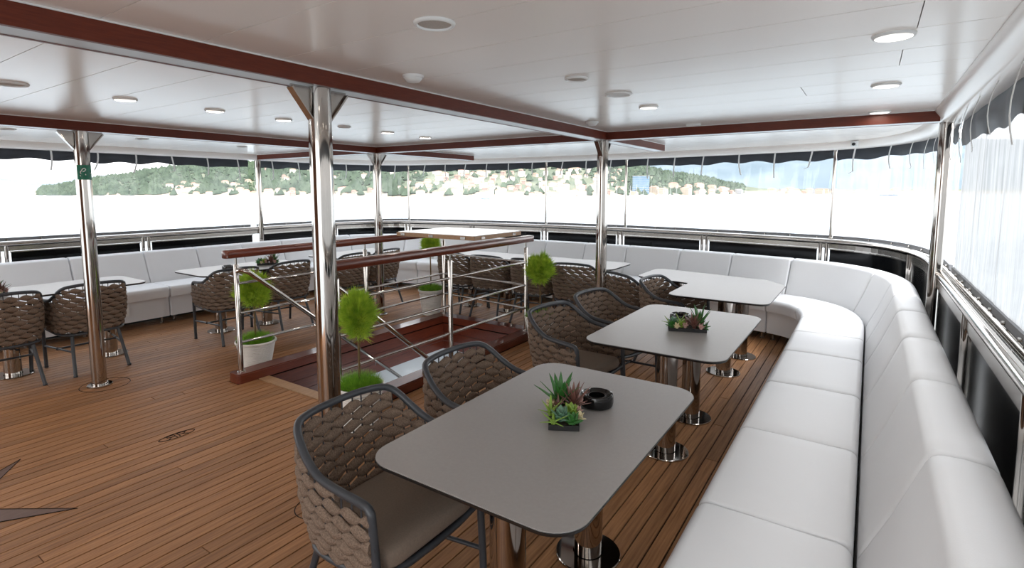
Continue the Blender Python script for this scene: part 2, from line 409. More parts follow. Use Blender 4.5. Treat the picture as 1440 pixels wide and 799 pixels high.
tag(MB().box(HX0, HX1, HY0, HY1, -2.32, -2.3).build('floor_below', M_STAIRW), 'pale landing at the foot of the stairwell', None, None, 'structure')
st = thing('staircase', 'narrow stair descending inside the railed opening', 'stairs', (XC, 3.3, -2.3))
for i in range(8):
    MB().box(HX0 + .01, HX1 - .01, HY0 + .02 + i * .215, HY0 + .02 + (i + 1) * .215 + .02, -.26 * (i + 1) - .03, -.26 * (i + 1)).build('tread', M_STAIRW, st)
for x in (HX0 + .012, HX1 - .04):
    m = MB(); m.add([(x, HY0 + .02, -.15), (x + .028, HY0 + .02, -.15), (x + .028, HY0 + 1.75, -2.29), (x, HY0 + 1.75, -2.29), (x, HY0 + .02, -.45), (x + .028, HY0 + .02, -.45), (x + .028, HY0 + 1.5, -2.29), (x, HY0 + 1.5, -2.29)],
                    [(0, 1, 2, 3), (4, 7, 6, 5), (0, 4, 5, 1), (1, 5, 6, 2), (2, 6, 7, 3), (3, 7, 4, 0)]); m.build('stringer', M_MAHO, st)
tag(MB().prism(rrect(HX0 + .005, HX1 - .005, 2.458, 2.556, .004, 2), -.007, .006).build('threshold_strip', M_OAK), 'pale wooden threshold strip at the head of the stair', 'threshold')
cb = thing('stair_curb', 'low dark mahogany curb framing the stair opening', 'curb', (XC, 3.6, 0))
for x0, x1, y1 in ((-4.41, HX0, 5.0), (HX1, -2.97, 4.98)):
    m = MB(); pr = rrect(x0, x1, 2.29, y1, .035, 5); m.prism(pr, .001, .07); m.prism([(x + (.006 if x < (x0 + x1) / 2 else -.006), y) for x, y in pr], .07, .08)
    m.build('curb_rail', M_MAHO, cb, smooth=40)
MB().box(HX0, HX1, HY1, 4.98, .001, .08).build('curb_rail', M_MAHO, cb)
LX, RX = -4.33, -3.05
sr = thing('stair_railing', 'stainless stair railing with mahogany top rails around the stair opening', 'railing', (XC, 3.6, .08))
posts = [(LX, 2.36), (LX, 3.72), (LX, 4.95), (RX, 2.36), (RX, 3.57), (RX, 4.82)]
for x, y in posts:
    m = MB(); m.lathe([(.034, .0805), (.034, .086), (.022, .09), (.021, .095), (.021, .985), (.019, .99), (.009, .992), (.009, 1.049)], (x, y, 0), 16); m.build('post', M_STEEL, sr, smooth=40)
for x, ya, yb in ((LX, 2.36, 4.95), (RX, 2.36, 4.82)):
    for z in (.33, .58, .83):
        MB().tube([(x, ya, z), (x, yb, z)], .0115, 10).build('bar', M_STEEL, sr, smooth=60)
for z in (.33, .58, .83): MB().tube([(LX, 4.95, z), (RX, 4.82, z)], .0115, 10).build('bar', M_STEEL, sr, smooth=60)
for x, ya, yb in ((LX, 2.26, 5.02), (RX, 2.26, 4.93)):
    m = MB(); pr = rrect(x - .046, x + .046, ya, yb, .03, 5)
    ins = lambda e: [(px + (e if px < x else -e), py + (e if py < (ya + yb) / 2 else -e)) for px, py in pr]
    m.loft([[(a, b, 1.05) for a, b in ins(.004)], [(a, b, 1.054) for a, b in pr], [(a, b, 1.107) for a, b in pr], [(a, b, 1.115) for a, b in ins(.007)]])
    m.build('top_rail', M_MAHO, sr, smooth=50, recalc=True)
for x, sx in ((LX + .08, -1), (RX - .1, 1)):
    px = LX if sx < 0 else RX
    p = smooth_path([(px, 2.36, .93), (px - sx * .04, 2.375, .945), (x, 2.41, .93), (x, 2.47, .885), (x, 2.8, .612), (x, 3.3, .195), (x, 3.8, -.222), (x, 4.35, -.68)], 5)
    MB().tube(p, .019, 12).build('sloping_handrail', M_STEEL, sr, smooth=60)
    for y, z in ((3.75, -.18), (4.2, -.555)):
        xw = HX0 if sx < 0 else HX1
        MB().tube([(x, y, z), (x, y, z - .05), (xw, y, z - .06)], .008, 8).build('handrail_bracket', M_STEEL, sr, smooth=60)
hc = thing('hatch_cover', 'white topped hatch board resting on the stair railing', 'board', (-3.69, 4.48, 1.1155))
m = MB(); pl = round_poly([(-4.22, 4.06), (-3.16, 4.06), (-3.16, 4.9), (-4.22, 4.9)], .01, 3)
m.prism(pl, 1.1155, 1.155); m.build('wooden_board', M_OAK, hc)
MB().prism([(x + (.012 if x < -3.7 else -.012), y + (.012 if y < 4.5 else -.012)) for x, y in pl], 1.155, 1.161).build('white_top', M_GLINT, hc)
for x in (-4.12, -3.72, -3.3): MB().box(x - .03, x + .03, 4.054, 4.06, 1.122, 1.148).build('latch', M_STEEL2, hc)
for y in (4.2, 4.75): MB().box(-3.16, -3.154, y - .03, y + .03, 1.122, 1.148).build('latch', M_STEEL2, hc)

# ------------------------------------------------------------------ support poles
def pole(name_loc, label, r=.052, gus='y', ztop=ZB, sides=(-1, 1)):
    x, y = name_loc; p = thing('support_pole', label, 'pole', (x, y, 0), group=None)
    MB().lathe([(r, .004), (r, ztop)], (x, y, 0), 32).build('shaft', M_STEEL, p, smooth=40)
    MB().lathe([(.088, .0005), (.088, .010), (.084, .014), (r + .004, .014)], (x, y, 0), 32, capt=False).build('base_flange', M_STEEL, p, smooth=40)
    for s in sides:
        a, b, h = r - .004, .145, .135; e = .006
        m = MB()
        def pt(d, w, z): return (x + w, y + s * d, z) if gus == 'y' else (x + s * d, y + w, z)
        tri = [(a, ztop - .002), (b, ztop - .002), (b, ztop - .016), (a, ztop - h)]
        v = [pt(d, -e, z) for d, z in tri] + [pt(d, e, z) for d, z in tri]
        m.add(v, [(0, 1, 2, 3), (7, 6, 5, 4), (0, 4, 5, 1), (1, 5, 6, 2), (2, 6, 7, 3), (3, 7, 4, 0)])
        m.build('gusset_plate', M_STEEL2, p, recalc=True)
        m = MB(); v = [pt(b, -.02, ztop - .012), pt(b, .02, ztop - .012), pt(a, .02, ztop - h - .004), pt(a, -.02, ztop - h - .004), pt(b + .006, -.02, ztop - .018), pt(b + .006, .02, ztop - .018), pt(a, .02, ztop - h - .014), pt(a, -.02, ztop - h - .014)]
        m.add(v, [(0, 1, 2, 3), (7, 6, 5, 4), (0, 4, 5, 1), (1, 5, 6, 2), (2, 6, 7, 3), (3, 7, 4, 0)]); m.build('gusset_flange', M_STEEL, p, recalc=True)
    return p
pA = pole((-5.2, 1.65), 'polished steel pole carrying the green smoking sign')
pole((-2.12, 1.58), 'polished steel pole standing right behind the nearest armchair')
pole((-2.12, 4.70), 'polished steel pole under the beam crossing beside the corner table')
pole((-5.2, 4.70), 'polished steel pole beyond the stair railing under the beam crossing')
pole((.405, 4.74), 'steel pole at the deck rail beside the misted curtain', .04, 'x', ZB, ())
pole((-7.845, 4.70), 'slim steel pole at the deck rail by the outer cross beam', .038, 'x', ZB, ())
# green sign wrapped on the pole
sg = MB(); ang0 = math.atan2(-1.65, 5.2) + .28; zs0, zs1 = 1.685, 1.80; rr = .0525
def wrap(mb, u0, u1, z0, z1, r, n=8):
    A = [ang0 + u / r for u in np.linspace(u0, u1, n)]
    v = [(-5.2 + r * math.cos(a), 1.65 + r * math.sin(a), z) for z in (z0, z1) for a in A]
    mb.add(v, [(i, i + 1, n + i + 1, n + i) for i in range(n - 1)])
wrap(sg, -.058, .058, zs0, zs1, rr, 12)
sign = tag(sg.build('smoking_sign', M_GREEN, smooth=60), 'green square smoking area sign on steel pole', 'sign')
ic = MB()
def wline(pts, w):
    for (u0, z0), (u1, z1) in zip(pts[:-1], pts[1:]):
        d = math.hypot(u1 - u0, z1 - z0) or 1; nu, nz = -(z1 - z0) / d * w, (u1 - u0) / d * w; r = rr + .0008
        v = [(-5.2 + r * math.cos(ang0 + u / r), 1.65 + r * math.sin(ang0 + u / r), z) for u, z in ((u0 - nu, z0 - nz), (u1 - nu, z1 - nz), (u1 + nu, z1 + nz), (u0 + nu, z0 + nz))]
        ic.add(v, [(0, 1, 2, 3)])
wline([(-.036, zs0 + .03), (.0, zs0 + .04), (.042, zs0 + .052)], .0055)
wline([(-.03, zs0 + .045), (-.034, zs0 + .06), (-.024, zs0 + .07), (-.02, zs0 + .082), (-.008, zs0 + .09), (.002, zs0 + .082), (-.004, zs0 + .068), (-.018, zs0 + .062)], .0028)
ic.build('cigarette_symbol', M_WHITE, sign)

# ------------------------------------------------------------------ deck railing with dark panels
rl = thing('deck_railing', 'stainless deck railing with black panels running round the deck edge', 'railing', (XC, 3.0, 0))
def ringtube(d, z, r, name, mt, flat=1.0):
    q = RAIL.span(.05, RAIL.L - .05, .1); MB().tube([(*RAIL.pos(s, d), z) for s in q], r, 12, flat=flat).build(name, mt, rl, smooth=60)
ringtube(0, 1.015, .03, 'top_rail', M_STEEL)
ringtube(.065, 1.02, .02, 'outer_rail', M_STEEL)
m = MB(); sweep(m, RAIL, .05, RAIL.L - .05, [(-.012, .935), (.012, .935), (.012, .985), (-.012, .985)], .1); m.build('flat_bar', M_STEEL2, rl)
m = MB(); sweep(m, RAIL, .05, RAIL.L - .05, [(.005, .97), (.10, .97), (.10, 1.0), (.005, 1.0)], .1); m.build('cap_plate', M_STEEL2, rl)
pcols = [205, 470, 575, 665, 767, 874, 990, 1162, 1284]
PS = sorted([RAIL.bearing(c) for c in pcols] + [RAIL.near(.43, y) for y in (-.4, .9, 2.05, 3.35, 4.74)] + [RAIL.near(-7.87, y) for y in (4.70, 1.75, .5, -.7)])
for s in PS:
    if min(abs(s - RAIL.near(.43, 4.74)), abs(s - RAIL.near(-7.87, 4.70))) < .1: continue      # the support poles stand here
    for e in (-.032, .032):
        p = RAIL.pos(s + e, -.002); n = RAIL.nrm(s)
        MB().tube([(*p, .002), (*p, 1.0)], .021, 12).build('post', M_STEEL, rl, smooth=60)
for a, b in zip(PS[:-1], PS[1:]):
    if b - a < .2: continue
    m = MB(); sweep(m, RAIL, a + .07, b - .07, [(-.004, .03), (.006, .03), (.006, .93), (-.004, .93)], .1); m.build('dark_panel', M_BLKP, rl, smooth=30)
    m = MB(); sweep(m, RAIL, a + .06, b - .06, [(-.01, .918), (.012, .918), (.012, .932), (-.01, .932)], .1); m.build('panel_frame', M_STEEL2, rl)

# ------------------------------------------------------------------ curtains of clear vinyl
def curtain(s0, s1, film_m, val_m, zval, label, group, seed, dv=.05):
    r = random.Random(seed); p = RAIL.pos((s0 + s1) / 2, dv)
    c = thing('clear_curtain', label, 'curtain', (float(p[0]), float(p[1]), 1.05), group=group)
    ss = RAIL.span(s0, s1, .05); zz = [1.045, 1.25, 1.45, 1.65, 1.85, 1.97]
    ph = [r.uniform(0, 6.28) for _ in range(6)]
    def wob(s, z): return .008 * math.sin(s * 9 + ph[0] + z) + .005 * math.sin(s * 23 + ph[1] + 2 * z) + .003 * math.sin(s * 47 + ph[2])
    m = MB(); v = []
    for z in zz:
        for s in ss: q = RAIL.pos(s, dv + .02 + wob(s, z) * min(1, (z - 1.04) * 4)); v.append((q[0], q[1], z))
    n = len(ss); m.add(v, [(k * n + i, k * n + i + 1, (k + 1) * n + i + 1, (k + 1) * n + i) for k in range(len(zz) - 1) for i in range(n - 1)])
    m.build('vinyl_sheet', film_m, c, smooth=80)
    m = MB(); v = []
    low = [zval + .009 * math.cos((s - s0) / .42 * 2 * PI) + .008 * math.sin(s * 5.1 + ph[3]) + .006 * math.sin(s * 13 + ph[4]) for s in ss]
    for k in range(5):
        for i, s in enumerate(ss):
            z = 2.07 + (low[i] - 2.07) * k / 4; b = .012 * math.sin(k / 4 * PI) * (1 + math.sin((s - s0) / .42 * 2 * PI)); q = RAIL.pos(s, dv + .012 - b); v.append((q[0], q[1], z))
    m.add(v, [(k * n + i, k * n + i + 1, (k + 1) * n + i + 1, (k + 1) * n + i) for k in range(4) for i in range(n - 1)])
    m.build('rolled_valance', val_m, c, smooth=80)
    m = MB(); sweep(m, RAIL, s0, s1, [(dv + .008, 1.042), (dv + .03, 1.042), (dv + .03, 1.078), (dv + .008, 1.078)], .1); m.build('hem_strip', M_HEM, c)
    for s in np.arange(s0 + .12, s1 - .05, .3):
        q = RAIL.pos(s, dv + .004); nn = RAIL.nrm(s)
        MB().tube([(*(q + nn * .004), 1.056), (*(q - nn * .008), 1.056)], .009, 8).build('turn_button', M_STEEL2, c, smooth=50)
    s = s0 + .2
    while s < s1 - .08:
        L = r.uniform(.2, .32); sw = r.uniform(-.05, .05); pts = []
        for k in range(7):
            t_ = k / 6; q = RAIL.pos(s + sw * t_ * t_, -.005 - .03 * math.sin(t_ * 2.6)); pts.append((q[0], q[1], 2.075 - L * t_))
        if r.random() < .3: q = RAIL.pos(s + sw + .05, -.015); pts.append((q[0], q[1], 2.055 - L))
        m = MB(); v = []; e = .009
        for (x, y, z) in pts:
            tn = RAIL.nrm(s); tx = np.array([-tn[1], tn[0]]) * e; w_ = tn * .0012
            v += [(x - tx[0] - w_[0], y - tx[1] - w_[1], z), (x + tx[0] - w_[0], y + tx[1] - w_[1], z), (x + tx[0] + w_[0], y + tx[1] + w_[1], z), (x - tx[0] + w_[0], y - tx[1] + w_[1], z)]
        m.add(v, [(k * 4 + j, k * 4 + (j + 1) % 4, k * 4 + 4 + (j + 1) % 4, k * 4 + 4 + j) for k in range(len(pts) - 1) for j in range(4)] + [(3, 2, 1, 0), tuple(len(pts) * 4 - 4 + j for j in range(4))])
        m.build('tie_strap', M_STRAP, c, recalc=True)
        s += r.uniform(.4, .48)
    return c
TP = [575, 767, 876, 1170]
ts = {c: RAIL.bearing(c) for c in TP}
sD = RAIL.near(.43, 4.74); sP = RAIL.near(-7.87, 4.70)
curtain(.1, sD - .06, M_FILMR, M_VALR, 1.90, 'misted whitish vinyl curtain hanging beside the long white bench', None, 1)
curtain(sD + .06, ts[1170] - .02, M_FILM2, M_VAL, 1.95, 'creased clear curtain around the deck corner behind the curved bench', None, 2)
curtain(ts[1170] + .02, ts[876] - .02, M_FILM, M_VAL, 1.955, 'wide clear curtain showing the mountain behind the corner table', None, 3)
curtain(ts[876] + .02, ts[767] - .02, M_FILM, M_VAL, 1.96, 'narrow clear curtain between two thin poles facing the white town', None, 4)
curtain(ts[767] + .02, ts[575] - .02, M_FILM, M_VAL, 1.955, 'clear curtain above the bench behind the hatch cover', None, 5)
curtain(ts[575] + .02, sP - .05, M_FILM, M_VAL, 1.95, 'clear curtain at the corner beyond the slim deck rail pole', None, 6)
curtain(sP + .05, RAIL.L - .1, M_FILM, M_VAL, 1.95, 'clear curtain looking onto the wooded headland', None, 8)
for c, lab in zip(TP, ('thin curtain pole at the deck corner seen past the far round pole', 'thin curtain pole above the railing behind the hatch cover', 'thin curtain pole beside the steel pole at the beam crossing', 'thin curtain pole in front of the mountain')):
    p = RAIL.pos(ts[c], .05); t_ = thing('curtain_pole', lab, 'pole', (float(p[0]), float(p[1]), 1.0))
    MB().lathe([(.017, 1.0005), (.017, 2.062)], (*p, 0), 14).build('tube', M_STEEL, t_, smooth=50)
    MB().lathe([(.026, 1.0005), (.026, 1.05), (.0172, 1.055)], (*p, 0), 14, capt=False).build('socket', M_STEEL2, t_, smooth=50)

# ------------------------------------------------------------------ upholstered bench, one unit per cushion
def arc(cx, cz, r, a0, a1, n=5): return [(cx + r * math.cos(R_(a0 + (a1 - a0) * i / n)), cz + r * math.sin(R_(a0 + (a1 - a0) * i / n))) for i in range(n + 1)]
P_BASE = [(-.455, .085), (-.01, .085), (-.01, .318), (-.455, .318)]
P_SEAT = [(-.50, .335)] + [(-.003, .325), (-.003, .40)] + arc(-.035, .42, .03, 0, 90, 3) + [(-.25, .456)] + arc(-.455, .405, .045, 92, 180, 5)
P_SEAT = [(-.485, .322)] + P_SEAT[1:]
P_BACK = [(.005, .10), (.335, .10), (.335, .70)] + arc(.285, .775, .05, 0, 80, 4) + [(.25, .829)] + arc(.205, .778, .05, 95, 158, 4) + [(.085, .60), (.008, .42)]
cuts = [CREASE.near(.02, y) for y in (-1.4, -.75, -.08, .62, 1.33, 2.03, 2.73, 3.48, 4.2, 4.84, 5.5)]
cuts += [CREASE.near(-.09, 6.05)] + [CREASE.near(x, 7) if False else float(CREASE.s[60 + 38 + np.argmin(abs(CREASE.p[98:220, 0] - x))]) for x in (-.71, -1.4, -2.08, -2.8, -3.45, -4.12, -4.79, -5.47, -6.12, -6.74)]
cuts += [CREASE.near(2 * XC + .09, 6.05)] + [CREASE.near(-7.46, y) for y in (5.6, 4.95, 4.3, 3.63, 2.97, 2.27, 1.57, .87, .17, -.53, -1.4)]
BL = []; BU = []
for i, (a, b) in enumerate(zip(cuts[:-1], cuts[1:])):
    p = CREASE.pos((a + b) / 2, -.2); x, y = float(p[0]), float(p[1])
    if y > 5.55 or abs(x - XC) < 3.2 and y > 5: lab, grp = 'white leather bench section in the bowed run across the deck end', 'bench sections across the deck end'
    elif x > XC: lab, grp = 'white leather bench section in the straight run under the misted curtain', 'bench sections under the misted curtain'
    else: lab, grp = 'white leather bench section in the straight run facing the stair railing', 'bench sections facing the stair railing'
    if y > 5.3 and x > -.9: lab, grp = 'white leather curved bench section beside the L-shaped corner table', 'curved bench sections by the corner table'
    ORD = ['first', 'second', 'third', 'fourth', 'fifth', 'sixth', 'seventh', 'eighth', 'ninth', 'tenth', 'eleventh', 'twelfth']
    sock = abs(y - 2.62) < .3 and x < XC
    if sock: lab, grp = 'white leather bench section with a socket box on its front panel', None
    BL.append((lab, grp, x, y))
    u = thing('bench_section', lab, 'bench', (x, y, 0), group=grp); g = .005; BU.append((u, grp, x, y))
    st_ = .06 if 5.3 < y and (x > -1 or x < -6.4) else .12
    sweep(m := MB(), CREASE, a + g + .004, b - g - .004, P_BASE, st_, inset=.006); m.build('base_panel', M_LEATH, u, smooth=40, recalc=True)
    sweep(m := MB(), CREASE, a + g, b - g, P_SEAT, st_, inset=.02); m.build('seat_cushion', M_LEATH, u, smooth=50, recalc=True)
    sweep(m := MB(), CREASE, a + g, b - g, P_BACK, st_, inset=.02); m.build('backrest', M_LEATH, u, smooth=50, recalc=True)
    for s in (a + .07, b - .07):
        q = CREASE.pos(s, -.38); MB().lathe([(.02, .0005), (.02, .012), (.014, .014), (.014, .085)], (*q, 0), 10).build('foot', M_STEEL2, u, smooth=40)
        q = CREASE.pos(s, .1); MB().lathe([(.014, .0005), (.014, .11)], (*q, 0), 8).build('foot', M_STEEL2, u, smooth=40)
    if sock:
        X = -7.46 + .457; sx, sy, sz = X, *[at(187, 443, .22)[1]], .215
        bx = MB().box(X - .001, X + .012, sy - .05, sy + .05, .165, .265).build('socket_box', M_WHITE, u)
        bx['label'] = 'white socket box'
        MB().box(X + .012, X + .0135, sy - .027, sy + .027, .19, .24).build('socket_insert', M_GRILL, u)

def order(sel, key, text):
    for i, (u, g, x, y) in enumerate(sorted([b for b in BU if sel(b)], key=key)): u['label'] = text % ORD[i]
order(lambda b: b[1] == 'bench sections under the misted curtain', lambda b: -b[3], 'white leather bench section, %s from the curved corner, under the misted curtain')
order(lambda b: b[1] == 'curved bench sections by the corner table', lambda b: b[3], 'white leather curved bench section, %s round the bend by the corner table')
order(lambda b: b[1] == 'bench sections across the deck end', lambda b: -b[2], 'white leather bench section, %s from the corner table along the bowed run')
order(lambda b: b[1] == 'bench sections facing the stair railing' and b[3] > 2.62, lambda b: b[3], 'white leather bench section, %s from the socket box towards the slim rail pole')
order(lambda b: b[1] == 'bench sections facing the stair railing' and b[3] < 2.62, lambda b: -b[3], 'white leather bench section, %s from the socket box past the green sign pole')
# ------------------------------------------------------------------ tables on twin steel pedestals
def table(poly, feet, label, zt=.73, mt=M_TABLE):
    cx, cy = np.mean(poly, axis=0); tb = thing('dining_table', label, 'table', (float(cx), float(cy), 0))
    def ins(e): # shrink along bisectors
        n = len(poly); o = []
        for i in range(n):
            a, b, c = np.array(poly[i - 1]), np.array(poly[i]), np.array(poly[(i + 1) % n])
            d1 = (b - a) / (np.linalg.norm(b - a) + 1e-9); d2 = (c - b) / (np.linalg.norm(c - b) + 1e-9); t = d1 + d2; t /= np.linalg.norm(t) + 1e-9
            o.append((b[0] - t[1] * e, b[1] + t[0] * e))
        return o
    m = MB(); A = ins(.005); B = ins(.0015)
    m.loft([[(x, y, zt - .016) for x, y in A], [(x, y, zt - .006) for x, y in poly], [(x, y, zt - .003) for x, y in poly]], mi=0)
    top = m.build('table_top', M_EDGE, tb, recalc=True)
    MB().prism(B, zt - .003, zt).build('grey_surface', mt, tb)
    for x, y in feet:
        MB().lathe([(.062, .012), (.062, zt - .03)], (x, y, 0), 28).build('pedestal', M_STEEL, tb, smooth=40)
        MB().lathe([(.142, .0005), (.142, .008), (.139, .012), (.066, .0125)], (x, y, 0), 36, capt=False).build('foot_disc', M_STEEL, tb, smooth=30)
        MB().box(x - .13, x + .13, y - .13, y + .13, zt - .03, zt - .0165).build('mounting_plate', M_EDGE, tb)
    return tb
def rect(x0, x1, y0, y1): return rrect(x0, x1, y0, y1, .11, 9)
table(rect(-1.34, -.57, 1.11, 2.32), [(-.955, 1.40), (-.955, 2.03)], 'grey table holding a succulent tray with the ashtray beside it')
table(rect(-1.37, -.57, 2.76, 3.98), [(-.97, 3.14), (-.98, 3.73)], 'grey table whose succulent tray stands in front of the ashtray')
Lp = [(-1.39, 4.40), (-.60, 4.40), (-.60, 5.42), (-.80, 5.66), (-1.95, 5.86), (-1.95, 5.20), (-1.39, 5.07)]
table(round_poly(Lp, [.11, .11, .12, .12, .11, .11, .03], 8), [(-1.0, 4.84), (-.97, 5.42), (-1.62, 5.53)], 'L-shaped grey corner table in the bend of the white bench')
table(rect(-3.5, -2.33, 5.42, 6.1), [(-3.2, 5.8), (-2.62, 5.8)], 'grey table at the bowed bench beside the pole at the beam crossing')
table(rect(-4.85, -3.68, 5.42, 6.1), [(-4.55, 5.8), (-3.95, 5.8)], 'grey table at the bowed bench behind the hatch cover')
table(rect(-6.4, -5.71, 1.09, 2.27), [(-6.12, 1.33), (-6.12, 2.05)], 'grey table at the side bench behind the pole with green sign')
table(rect(-6.27, -5.56, 2.7, 3.93), [(-6.1, 3.12), (-6.0, 3.62)], 'grey table at the side bench holding an ashtray and a reddish plant')
table(rect(-6.27, -5.66, 4.36, 5.55), [(-6.0, 4.55), (-5.98, 5.2)], 'bare grey table at the side bench beyond the stair railing')

# ------------------------------------------------------------------ woven armchairs
def chair_proto(label, group):
    t = thing('woven_armchair', label, 'chair', (0, 0, 0), group=group, world=False)
    half = [(.255, .25, 0), (.243, .255, .2), (.225, .262, .42), (.214, .266, .585), (.205, .267, .618), (.175, .268, .632), (.06, .27, .640), (-.04, .268, .654), (-.12, .258, .694), (-.178, .243, .738), (-.215, .222, .765), (-.238, .185, .778), (-.25, .1, .786)]
    arm = half[3:]
    full = half + [(-.253, 0, .788)] + [(x, -y, z) for x, y, z in reversed(half)]
    fs = smooth_path(full, 4)
    MB().tube(fs, .0145, 10).build('arm_and_back_frame', M_TUBE, t, smooth=60)
    # top and bottom border curves of the shell
    def U(h): return smooth_path(h + [(h[-1][0] - .003, 0, h[-1][2] + .002)] + [(x, -y, z) for x, y, z in reversed(h)], 6)
    T = np.array(U([(.212, .262, .60), (.17, .268, .62), (.06, .27, .63), (-.04, .268, .642), (-.12, .258, .682), (-.178, .243, .726), (-.215, .222, .753), (-.238, .185, .766), (-.25, .1, .774)]))
    B = np.array(U([(.222, .255, .40), (.17, .255, .388), (.06, .252, .38), (-.04, .246, .372), (-.11, .235, .366), (-.155, .21, .362), (-.18, .18, .36), (-.198, .14, .36), (-.205, .07, .36)]))
    def rs(A, n):
        d = np.concatenate([[0], np.cumsum(np.linalg.norm(np.diff(A, axis=0), axis=1))]); q = np.linspace(0, d[-1], n); return np.stack([np.interp(q, d, A[:, k]) for k in range(3)], 1), d[-1]
    N = 169; T, LT = rs(T, N); B, LB = rs(B, N)
    nl = 15                       # lozenges round the shell
    for i in range(10):
        z = .388 + .0388 * i; S = []
        for k in range(N):
            v = (z - B[k, 2]) / (T[k, 2] - B[k, 2])
            if -.02 <= v <= .965: 
                vv = max(v, .03); P = B[k] * (1 - vv) + T[k] * vv; bul = .018 * math.sin(PI * min(1, vv)); S.append((k, P, bul))
        if len(S) < 12: continue
        pts = np.array([s[1] for s in S]); tg = np.gradient(pts, axis=0); tg /= np.linalg.norm(tg, axis=1)[:, None]
        rings = []
        for (k, P, bul), tv in zip(S, tg):
            up = T[k] - B[k]; up /= np.linalg.norm(up); nr = np.cross(tv, up); nr /= np.linalg.norm(nr)     # outward or inward
            cen = np.array([-.02, 0, P[2]]); 
            if np.dot(nr, P - cen) < 0: nr = -nr
            ph = PI * nl * k / (N - 1) + (PI / 2 if i % 2 else 0); s_ = math.sin(ph)
            hh = .0050 + .0195 * abs(s_) ** .85; off = bul; th = .005 + .0095 * abs(s_) ** .8
            c = P + nr * off + up * .0035 * math.sin(2 * ph); rings.append([tuple(c + up * hh * math.cos(a) + nr * th * math.sin(a)) for a in np.linspace(0, 2 * PI, 9)[:-1]])
        MB().loft(rings).build('rope_strap', M_ROPE, t, smooth=60, recalc=True)
    m = MB()
    for j in range(2 * nl + 1):
        k = int(round(j * (N - 1) / (2 * nl))); pp = []
        for v in np.linspace(0, 1, 5):
            P = B[k] * (1 - v) + T[k] * v; o = P - np.array([-.02, 0, P[2]]); o /= np.linalg.norm(o); pp.append(P + o * .018 * math.sin(PI * v))
        m.tube(pp, .0032, 5, caps=False)
    tag(m.build('cord_lattice', M_CORD, t, smooth=60), kind='stuff')
    MB().tube([(x, y, z - .012) for x, y, z in B[::4]], .0125, 8).build('seat_frame', M_TUBE, t, smooth=60)
    MB().tube([(.224, .25, .388), (.232, .12, .378), (.234, 0, .376), (.232, -.12, .378), (.224, -.25, .388)], .0125, 8).build('front_rail', M_TUBE, t, smooth=60)
    for s in (-1, 1):
        MB().tube([(-.17, s * .17, .352), (-.21, s * .182, .22), (-.285, s * .20, .004)], .0135, 10).build('rear_leg', M_TUBE, t, smooth=60)
        MB().tube([(.242, s * .255, .205), (-.215, s * .184, .205)], .009, 8).build('side_stretcher', M_TUBE, t, smooth=60)
        MB().tube([(.03, s * .222, .205), (.014, s * .22, .205)], .014, 8).build('stretcher_clamp', M_CORD, t, smooth=60)
        for fx, fy in ((.255, .25), (-.285, .20)):
            MB().lathe([(.0155, .0005), (.0155, .012)], (fx, s * fy, 0), 10).build('glide', M_CORD, t, smooth=40)
    MB().tube([(.022, .222, .205), (.022, -.222, .205)], .009, 8).build('cross_stretcher', M_TUBE, t, smooth=60)
    # cushion: plump rounded slab, wider at the front
    rings = []
    for z, e in ((.386, .03), (.392, .008), (.405, 0), (.440, 0), (.455, .008), (.463, .03), (.468, .08), (.470, .15)):
        pl = round_poly([(.235 - e, -.235 + e), (.235 - e, .235 - e), (-.175 + e, .185 - e), (-.175 + e, -.185 + e)], max(.06 - e * .2, .02), 5)
        rings.append([(x, y, z) for x, y in pl])
    MB().loft(rings).build('seat_cushion', M_CUSH, t, smooth=60, recalc=True)
    MB().box(-.16, .215, -.18, .18, .372, .385).build('seat_support', M_CORD, t)
    return t
CH = [(-1.43, 1.31, 0, 'woven brown armchair at the ashtray table, right in front of a steel pole', 'a'), (-1.49, 2.03, -2, 'woven brown armchair at the ashtray table, backed by the stair curb', 'a'),
      (-1.63, 3.20, -9, 'woven brown armchair at the middle table, on the side of the ashtray table', 'b'), (-1.62, 3.86, -9, 'woven brown armchair at the middle table, on the side of the corner table', 'b'),
      (-1.98, 5.14, 62, 'woven armchair turned with its back to the steel pole at the corner table', None), (-1.45, 4.83, -8, 'woven armchair tucked into the notch of the L-shaped corner table', None),
      (-2.76, 5.50, 97, 'woven armchair seen from behind at the bench table beside the beam-crossing pole', 'c'), (-3.37, 5.56, 92, 'woven armchair seen from behind past the topiary at the railing corner', 'c'),
      (-3.98, 5.54, 94, 'woven armchair seen from behind at the bench table past the hatch cover', 'd'), (-4.55, 5.56, 90, 'woven armchair past the hatch cover, next to the farthest topiary pot', 'd'),
      (-5.86, 1.20, 180, 'woven armchair facing the side bench, clear of the green sign pole', 'e'), (-5.88, 1.81, 180, 'woven armchair facing the side bench, partly hidden by the sign pole', 'e'),
      (-5.72, 3.02, 176, 'woven armchair at the side table with ashtray behind the potted topiary', 'f'), (-5.72, 3.66, 180, 'woven armchair at the side ashtray table, behind the sloping handrail', 'f'),
      (-5.74, 4.60, 180, 'woven armchair at the bare side table, nearer the ashtray table', 'g'), (-5.76, 5.16, 184, 'woven armchair at the bare side table, nearer the deck end', 'g')]
GN = dict(a='armchairs at the table with ashtray and succulents', b='armchairs at the middle succulent table', c='armchairs at the table by the beam-crossing pole', d='armchairs past the hatch cover',
          e='armchairs near the green sign pole', f='armchairs behind the potted topiary', g='armchairs at the bare side table')
proto = None; last = None
for x, y, a, lab, g in CH:
    lab = lab or last; last = lab
    if proto is None:
        proto = chair_proto(lab, GN[g]); proto.location = (x, y, 0); proto.rotation_euler = (0, 0, R_(a))
    else:
        c = dup(proto, (x, y, 0), R_(a), lab, GN.get(g))
        if g is None and 'group' in c: del c['group']

